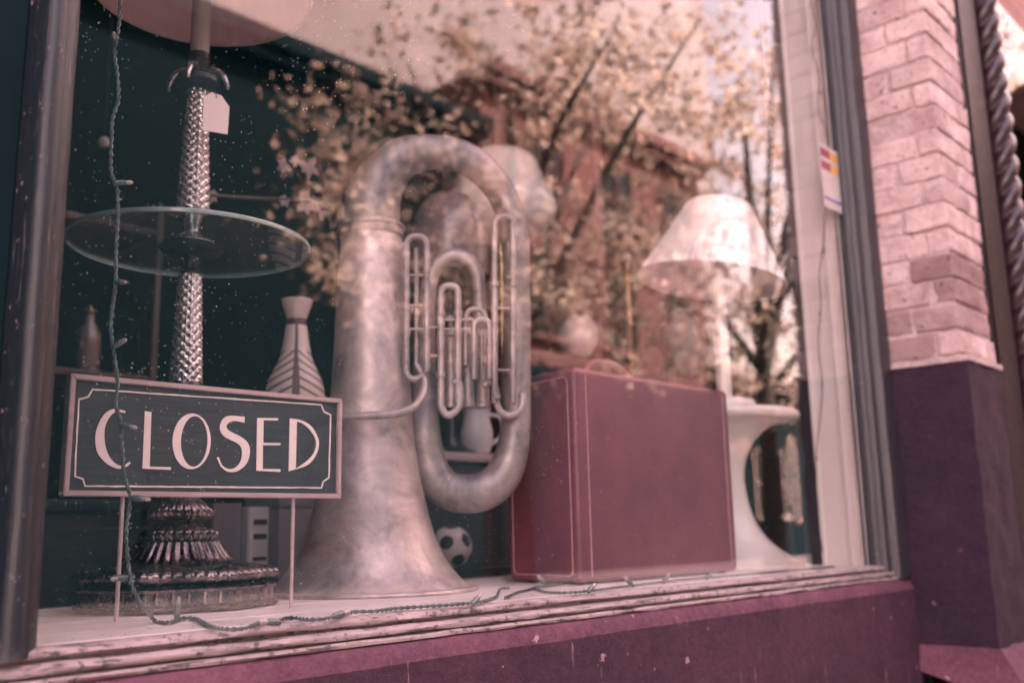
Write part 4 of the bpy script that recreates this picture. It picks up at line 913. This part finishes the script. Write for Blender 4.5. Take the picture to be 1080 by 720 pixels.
# dim shelf of jars in the left of the shop
a_ = at(62, 378, 1.3); b2_ = at(165, 378, 1.3)
shf = thing('wall_shelf', 'dark shelf unit standing deep in the shop left of the crystal lamp', 'shelf', ((a_.x+b2_.x)/2, 1.35, .12))
for z in (.45, 1.0, a_.z, a_.z+.42):
    bm = new(); box(bm, .46, 1.26, 1.42, 1.66, z-.02, z, .002); part('shelf_board', bm, 'brown', shf)
for x in (.44, 1.262):
    bm = new(); box(bm, x, x+.018, 1.42, 1.66, .12, a_.z+.5, .002); part('side', bm, 'brown', shf)
rj = random.Random(3)
for i, (x, rr, hh, mm, lb) in enumerate(((1.12, .032, .18, 'brown_glass', 'dim stoppered bottle standing on the dark shelf between the left post and the crystal lamp'),)):
    j = thing('jar', lb, 'jar', (x, 1.5, a_.z), 0)
    bm = new(); lathe(bm, [(rr*.8, 0), (rr, .01), (rr, hh*.62), (rr*.45, hh*.8), (rr*.42, hh*.93), (rr*.55, hh*.95)], (x, 1.5, a_.z), 32); part('body', bm, mm, j)
    bm = new(); lathe(bm, [(rr*.55, hh*.951), (rr*.58, hh*.99), (rr*.3, hh), (rr*.2, hh*1.05), (0, hh*1.07)], (x, 1.5, a_.z), 24); part('stopper', bm, 'brass', j)
# oval-backed chair
p = at(722, 362, .95); k_ = mpp(p)
ch = thing('chair', 'brown oval backed chair standing in the dark behind the small table lamp', 'chair', (p.x, 1.1, .12))
bm = new(); tube(bm, [(p.x+.125*cos(t), .95, p.z+.13*sin(t)) for t in [2*pi*k/28 for k in range(29)]], .014, 10, 0, False); part('back_frame', bm, 'brown', ch)
bm = new(); sphere(bm, (p.x, .95, p.z), .112, 32, (1, .16, 1.04)); part('back_pad', bm, 'paper_grey', ch)
bm = new(); box(bm, p.x-.22, p.x+.22, .93, 1.36, .54, .62, .03, 3); part('seat', bm, 'brown', ch)
for sx_ in (-.17, .17):
    bm = new(); tube(bm, [(p.x+sx_*.55, .95, p.z-.10), (p.x+sx_, .955, .7), (p.x+sx_, .95, .12)], .014, 10); part('leg', bm, 'brown', ch)
    bm = new(); tube(bm, [(p.x+sx_, 1.32, .55), (p.x+sx_, 1.33, .12)], .014, 10, 0); part('leg', bm, 'brown', ch)
# gilt mirror under the table's right side
p = at(838, 505, .70)
gm = thing('mirror', 'tall oval gilt framed mirror in the gap right of the tulip table foot', 'mirror', (p.x, .72, p.z-.2))
bm = new(); tube(bm, [(p.x+.075*cos(t), .70, p.z+.17*sin(t)) for t in [2*pi*k/36 for k in range(37)]], .007, 10, 0, False); part('gilt_frame', bm, 'brass', gm)
bm = new(); sphere(bm, (p.x, .70, p.z), .07, 40, (1, .04, 2.4)); part('glass', bm, 'silver', gm)
bm = new(); tube(bm, [(p.x, .715, p.z), (p.x+.01, .86, .12)], .01, 8, 0); tube(bm, [(p.x-.06, .70, p.z-.10), (p.x-.07, .69, .605)], .01, 8, 0); tube(bm, [(p.x+.06, .70, p.z-.10), (p.x+.07, .69, .605)], .01, 8, 0); part('easel', bm, 'darkwood', gm)
# beaded strand
bs_ = thing('bead_strand', 'strand of fat white beads hanging beside the right reveal', 'beads', tuple(at(826, 300, .42)))
bm = new(); a = at(812, 100, .42); b_ = at(836, 445, .42); n = 44
for i in range(n):
    q = Vector((a.x+(b_.x-a.x)*0, .42, a.z+(b_.z-a.z)*i/(n-1))); q.x = b_.x
    sphere(bm, q, .0125, 12, (1, 1, .8))
part('bead', bm, 'porcelain', bs_)
bm = new(); tube(bm, [(b_.x, .42, 3.7), (b_.x, .42, b_.z)], .0015, 6, 0); part('cord', bm, 'ceramic', bs_)

# ------------------------------------------------------------------ notice on the glass
no = thing('sticker', 'white notice with red and yellow bars stuck to the glass by the right post', 'sticker', tuple(at(880, 190, .0)))
cs = [at(868, 157, .0075), at(893, 172, .0075), at(893.5, 224, .0075), at(870, 209, .0075)]
x0, x1 = cs[0].x+.02, cs[1].x-.075; x0, x1 = 2.487, 2.600; z0, z1 = 1.775, 1.962
bm = new(); box(bm, x0, x1, .0052, .0062, z0, z1); part('card', bm, 'tagcard', no)
for nm, c_ in (('red', (.30, .02, .07)), ('yellow', (.75, .38, .08)), ('blue', (.09, .08, .40))): M['ink_'+nm] = plain('ink_'+nm, c_, c_, .5, bs=0)
H = z1-z0; W2 = x1-x0
for a, b_ in ((.80, .93), (.60, .73)):
    bm = new(); box(bm, x0+.004, x0+W2*.52, .0042, .0051, z0+H*a, z0+H*b_); part('red_bar', bm, 'ink_red', no)
    bm = new(); box(bm, x0+W2*.525, x1-.004, .0042, .0051, z0+H*a, z0+H*b_); part('yellow_bar', bm, 'ink_yellow', no)
bm = new(); box(bm, x0+.006, x1-.004, .0042, .0051, z0+H*.13, z0+H*.165); part('blue_line', bm, 'ink_blue', no)
for o in no.children: o.location.y += -.0062-.0010 if False else 0

# ------------------------------------------------------------------ fairy lights
def socket(root, p, d, s=1.0, up=None):
    s *= 1.0
    """green sleeve with a clear bulb on its end, from point p along d"""
    p = Vector(p); d = Vector(d).normalized(); bm = new()
    q = p+d*.016*s; e_ = q+d*.010*s
    tube(bm, [(*p, .0022*s), (*(p+d*.003*s), .0036*s), (*(p+d*.012*s), .0040*s), (*q, .0034*s)], seg=12, smooth=3)
    so = part('bulb_holder', bm, 'green_wire', root)
    bm = new(); tube(bm, [(*q, .0026*s), (*(q+d*.004*s), .0031*s), (*(q+d*.008*s), .0024*s), (*e_, .0006)], seg=12, smooth=3); sub('bulb', bm, 'bulb', so, root)
fy = .105
fl1 = thing('fairy_lights', 'string of green wired fairy lights hanging over the CLOSED sign and trailing along the sill', 'string lights', (.62, fy, .80))
pts = [tuple(at(u, v, fy)) for u, v in ((128, -60), (127, 0), (125, 30), (121, 55), (124, 80), (125, 105), (119, 125), (117.5, 150), (117, 178), (120, 192), (124, 200), (124, 235), (122, 270), (122, 296), (118, 330), (117, 350), (121, 378), (124, 405), (122, 425), (127, 445), (129, 470), (131, 500), (137, 522), (136, 540), (133, 560), (135, 590), (138, 612), (144, 628))]
fz = .8035
def ft(u, v): p = atz(u, v, fz); return (p.x, min(p.y, .2), p.z)
pts += [tuple(at(152, 638, .10)), ft(163, 654), ft(178, 656), ft(192, 652), ft(206, 652), ft(222, 660), ft(245, 663), ft(262, 661), ft(275, 656), ft(292, 654), ft(308, 651), ft(330, 653), ft(352, 650), ft(372, 645), ft(395, 644), ft(420, 641), ft(450, 639), ft(480, 637), ft(508, 634), ft(524, 629)]
bm = new(); twisted(bm, pts); part('wire', bm, 'green_wire', fl1)
bm = new(); twisted(bm, [ft(524, 629), ft(526, 624), ft(515, 620), ft(500, 618.5)], .0014, .0014); part('wire', bm, 'green_wire', fl1)
bm = new(); twisted(bm, [ft(533, 630), ft(547, 624), ft(556, 622), ft(552, 616), ft(560, 614), ft(566, 620), ft(580, 624), ft(610, 624), ft(660, 618), ft(720, 611), ft(790, 605), ft(850, 600), ft(880, 597)], .0014, .0014); part('wire', bm, 'green_wire', fl1)
for (u, v), d in (((121.5, 49), (-.3, -.5, .2)), ((120, 193), (1, -.15, .25)), ((122, 298), (.1, -1, -.15)), ((119, 366), (.25, -.9, .3)), ((126, 447), (.55, -.8, -.25)), ((138, 524), (.7, -.7, -.15)), ((134, 608), (-1, -.3, -.06))):
    socket(fl1, at(u, v, fy-.002), d, 1.0)
for (u, v), d in (((186, 652), (.1, .05, 1)), ((296, 656), (-1, .1, .12)), ((350, 650), (1, -.1, .2)), ((498, 637), (.9, .2, .5)), ((560, 616), (-.6, .2, .6)), ((620, 624), (.8, .1, .4)), ((700, 614), (.7, .1, .5)), ((668, 618), (-.6, .1, .5)), ((745, 610), (.8, .1, .3))):
    socket(fl1, ft(u, v), d, 1.15)
fl2 = thing('fairy_lights', 'thin string of fairy lights pinned up the white right reveal', 'string lights', (2.59, .06, .80))
def rx(u, v):
    r_ = ray(u, v); return tuple(CAM+r_*(2.5885/r_.x))
bm = new(); tube(bm, [rx(855, 0), rx(860, 28), rx(856, 50), rx(864, 80), rx(863, 115), rx(872, 140), rx(874, 175), rx(871, 220), rx(868, 260), rx(864, 290), rx(866, 320), rx(863, 360), rx(867, 400), rx(866, 430), rx(861, 480), rx(862, 540), rx(868, 582)], .0013, 6); part('wire', bm, 'frame', fl2)
for u, v in ((856, 52), (864, 118), (873, 150), (869, 262), (864, 330), (867, 405), (861, 482)): socket(fl2, rx(u, v), (-.5, -.3, -.3), .7)
# flakes of paint and dead leaves on the sill
rnd = random.Random(4)
bm = new()
for k in range(150):
    x = rnd.uniform(.46, 2.56); y = .012+abs(rnd.gauss(0, .03)); s = rnd.uniform(.0008, .0035); a = rnd.uniform(0, 6.28)
    vs_ = [bm.verts.new((x+s*cos(a+t)*rnd.uniform(.5, 1.3), y+s*sin(a+t)*rnd.uniform(.5, 1.3), .8006+rnd.uniform(0, .0012))) for t in (0, 1.3, 2.6, 3.9, 5.2)]
    bm.faces.new(vs_)
bmesh.ops.solidify(bm, geom=bm.faces[:], thickness=.0004)
o = obj('paint_flakes', bm, 'framelight', None, False); o['kind'] = 'stuff'; tag(o, 'small flakes of paint and dirt scattered along the front of the display floor', 'debris')
for i, (u, v, s, lb) in enumerate(((872, 588, .026, 'curled pale dead leaf in the corner below the right reveal'), (842, 593, .024, 'crumpled pale dead leaf at the foot of the tulip table'), (893, 585, .02, 'small grey curled leaf against the right window post'))):
    c = atz(u, v+6, .801); rnd = random.Random(i); bm = new(); g = []
    for a in range(7):
        row = []
        for b2 in range(5):
            q = Vector(((a/6-.5)*2*s, (b2/4-.5)*s*1.1*sin(pi*(a+.6)/7.2), 0)); q.z = .006+s*.45*abs(noise.noise(q*60+Vector((i*5, 0, 0))))+s*.5*((b2-2)/2)**2
            row.append(bm.verts.new(q))
        g.append(row)
    for a in range(6):
        for b2 in range(4): bm.faces.new((g[a][b2], g[a+1][b2], g[a+1][b2+1], g[a][b2+1]))
    bmesh.ops.solidify(bm, geom=bm.faces[:], thickness=.0008)
    bmesh.ops.rotate(bm, verts=bm.verts, matrix=Matrix.Rotation(i*1.1+.3, 3, 'Z')); bmesh.ops.translate(bm, verts=bm.verts, vec=(0, 0, 0))
    o = obj('dead_leaf', bm, 'petal' if i < 2 else 'paper_grey'); o.location = c; tag(o, lb, 'leaf')

# ------------------------------------------------------------------ light
SUN_AZ = Vector((.42, .905)); EL = radians(47)
sv = Vector((SUN_AZ.normalized().x*cos(EL), SUN_AZ.normalized().y*cos(EL), sin(EL)))
sd = bpy.data.lights.new('sun', 'SUN'); sd.energy = 4.5; sd.angle = radians(.5); sd.color = (1, .87, .85)
so_ = bpy.data.objects.new('sun', sd); C.objects.link(so_); so_.rotation_euler = (-sv).to_track_quat('-Z', 'Y').to_euler(); so_.location = (5, 8, 12)
w = bpy.data.worlds.new('World'); scn.world = w; w.use_nodes = True; nt = w.node_tree; bg = nt.nodes['Background']
sky = nt.nodes.new('ShaderNodeTexSky'); sky.sky_type = 'NISHITA'; sky.sun_disc = False; sky.sun_elevation = EL; sky.sun_rotation = math.atan2(sv.x, sv.y)
sky.dust_density = 3; sky.ozone_density = 1
mx = nt.nodes.new('ShaderNodeMix'); mx.data_type = 'RGBA'; mx.blend_type = 'MULTIPLY'; mx.inputs[0].default_value = 1; mx.inputs[7].default_value = (1.52, .80, .56, 1)
nt.links.new(sky.outputs[0], mx.inputs[6]); nt.links.new(mx.outputs[2], bg.inputs[0]); bg.inputs[1].default_value = .15
scn.view_settings.view_transform = 'Standard'; scn.view_settings.look = 'None'; scn.view_settings.exposure = 3.98; scn.view_settings.gamma = 1
scn.render.engine = 'CYCLES'; scn.cycles.max_bounces = 10; scn.cycles.transparent_max_bounces = 16; scn.cycles.diffuse_bounces = 4; scn.cycles.sample_clamp_indirect = 6
scn.cycles.caustics_reflective = True
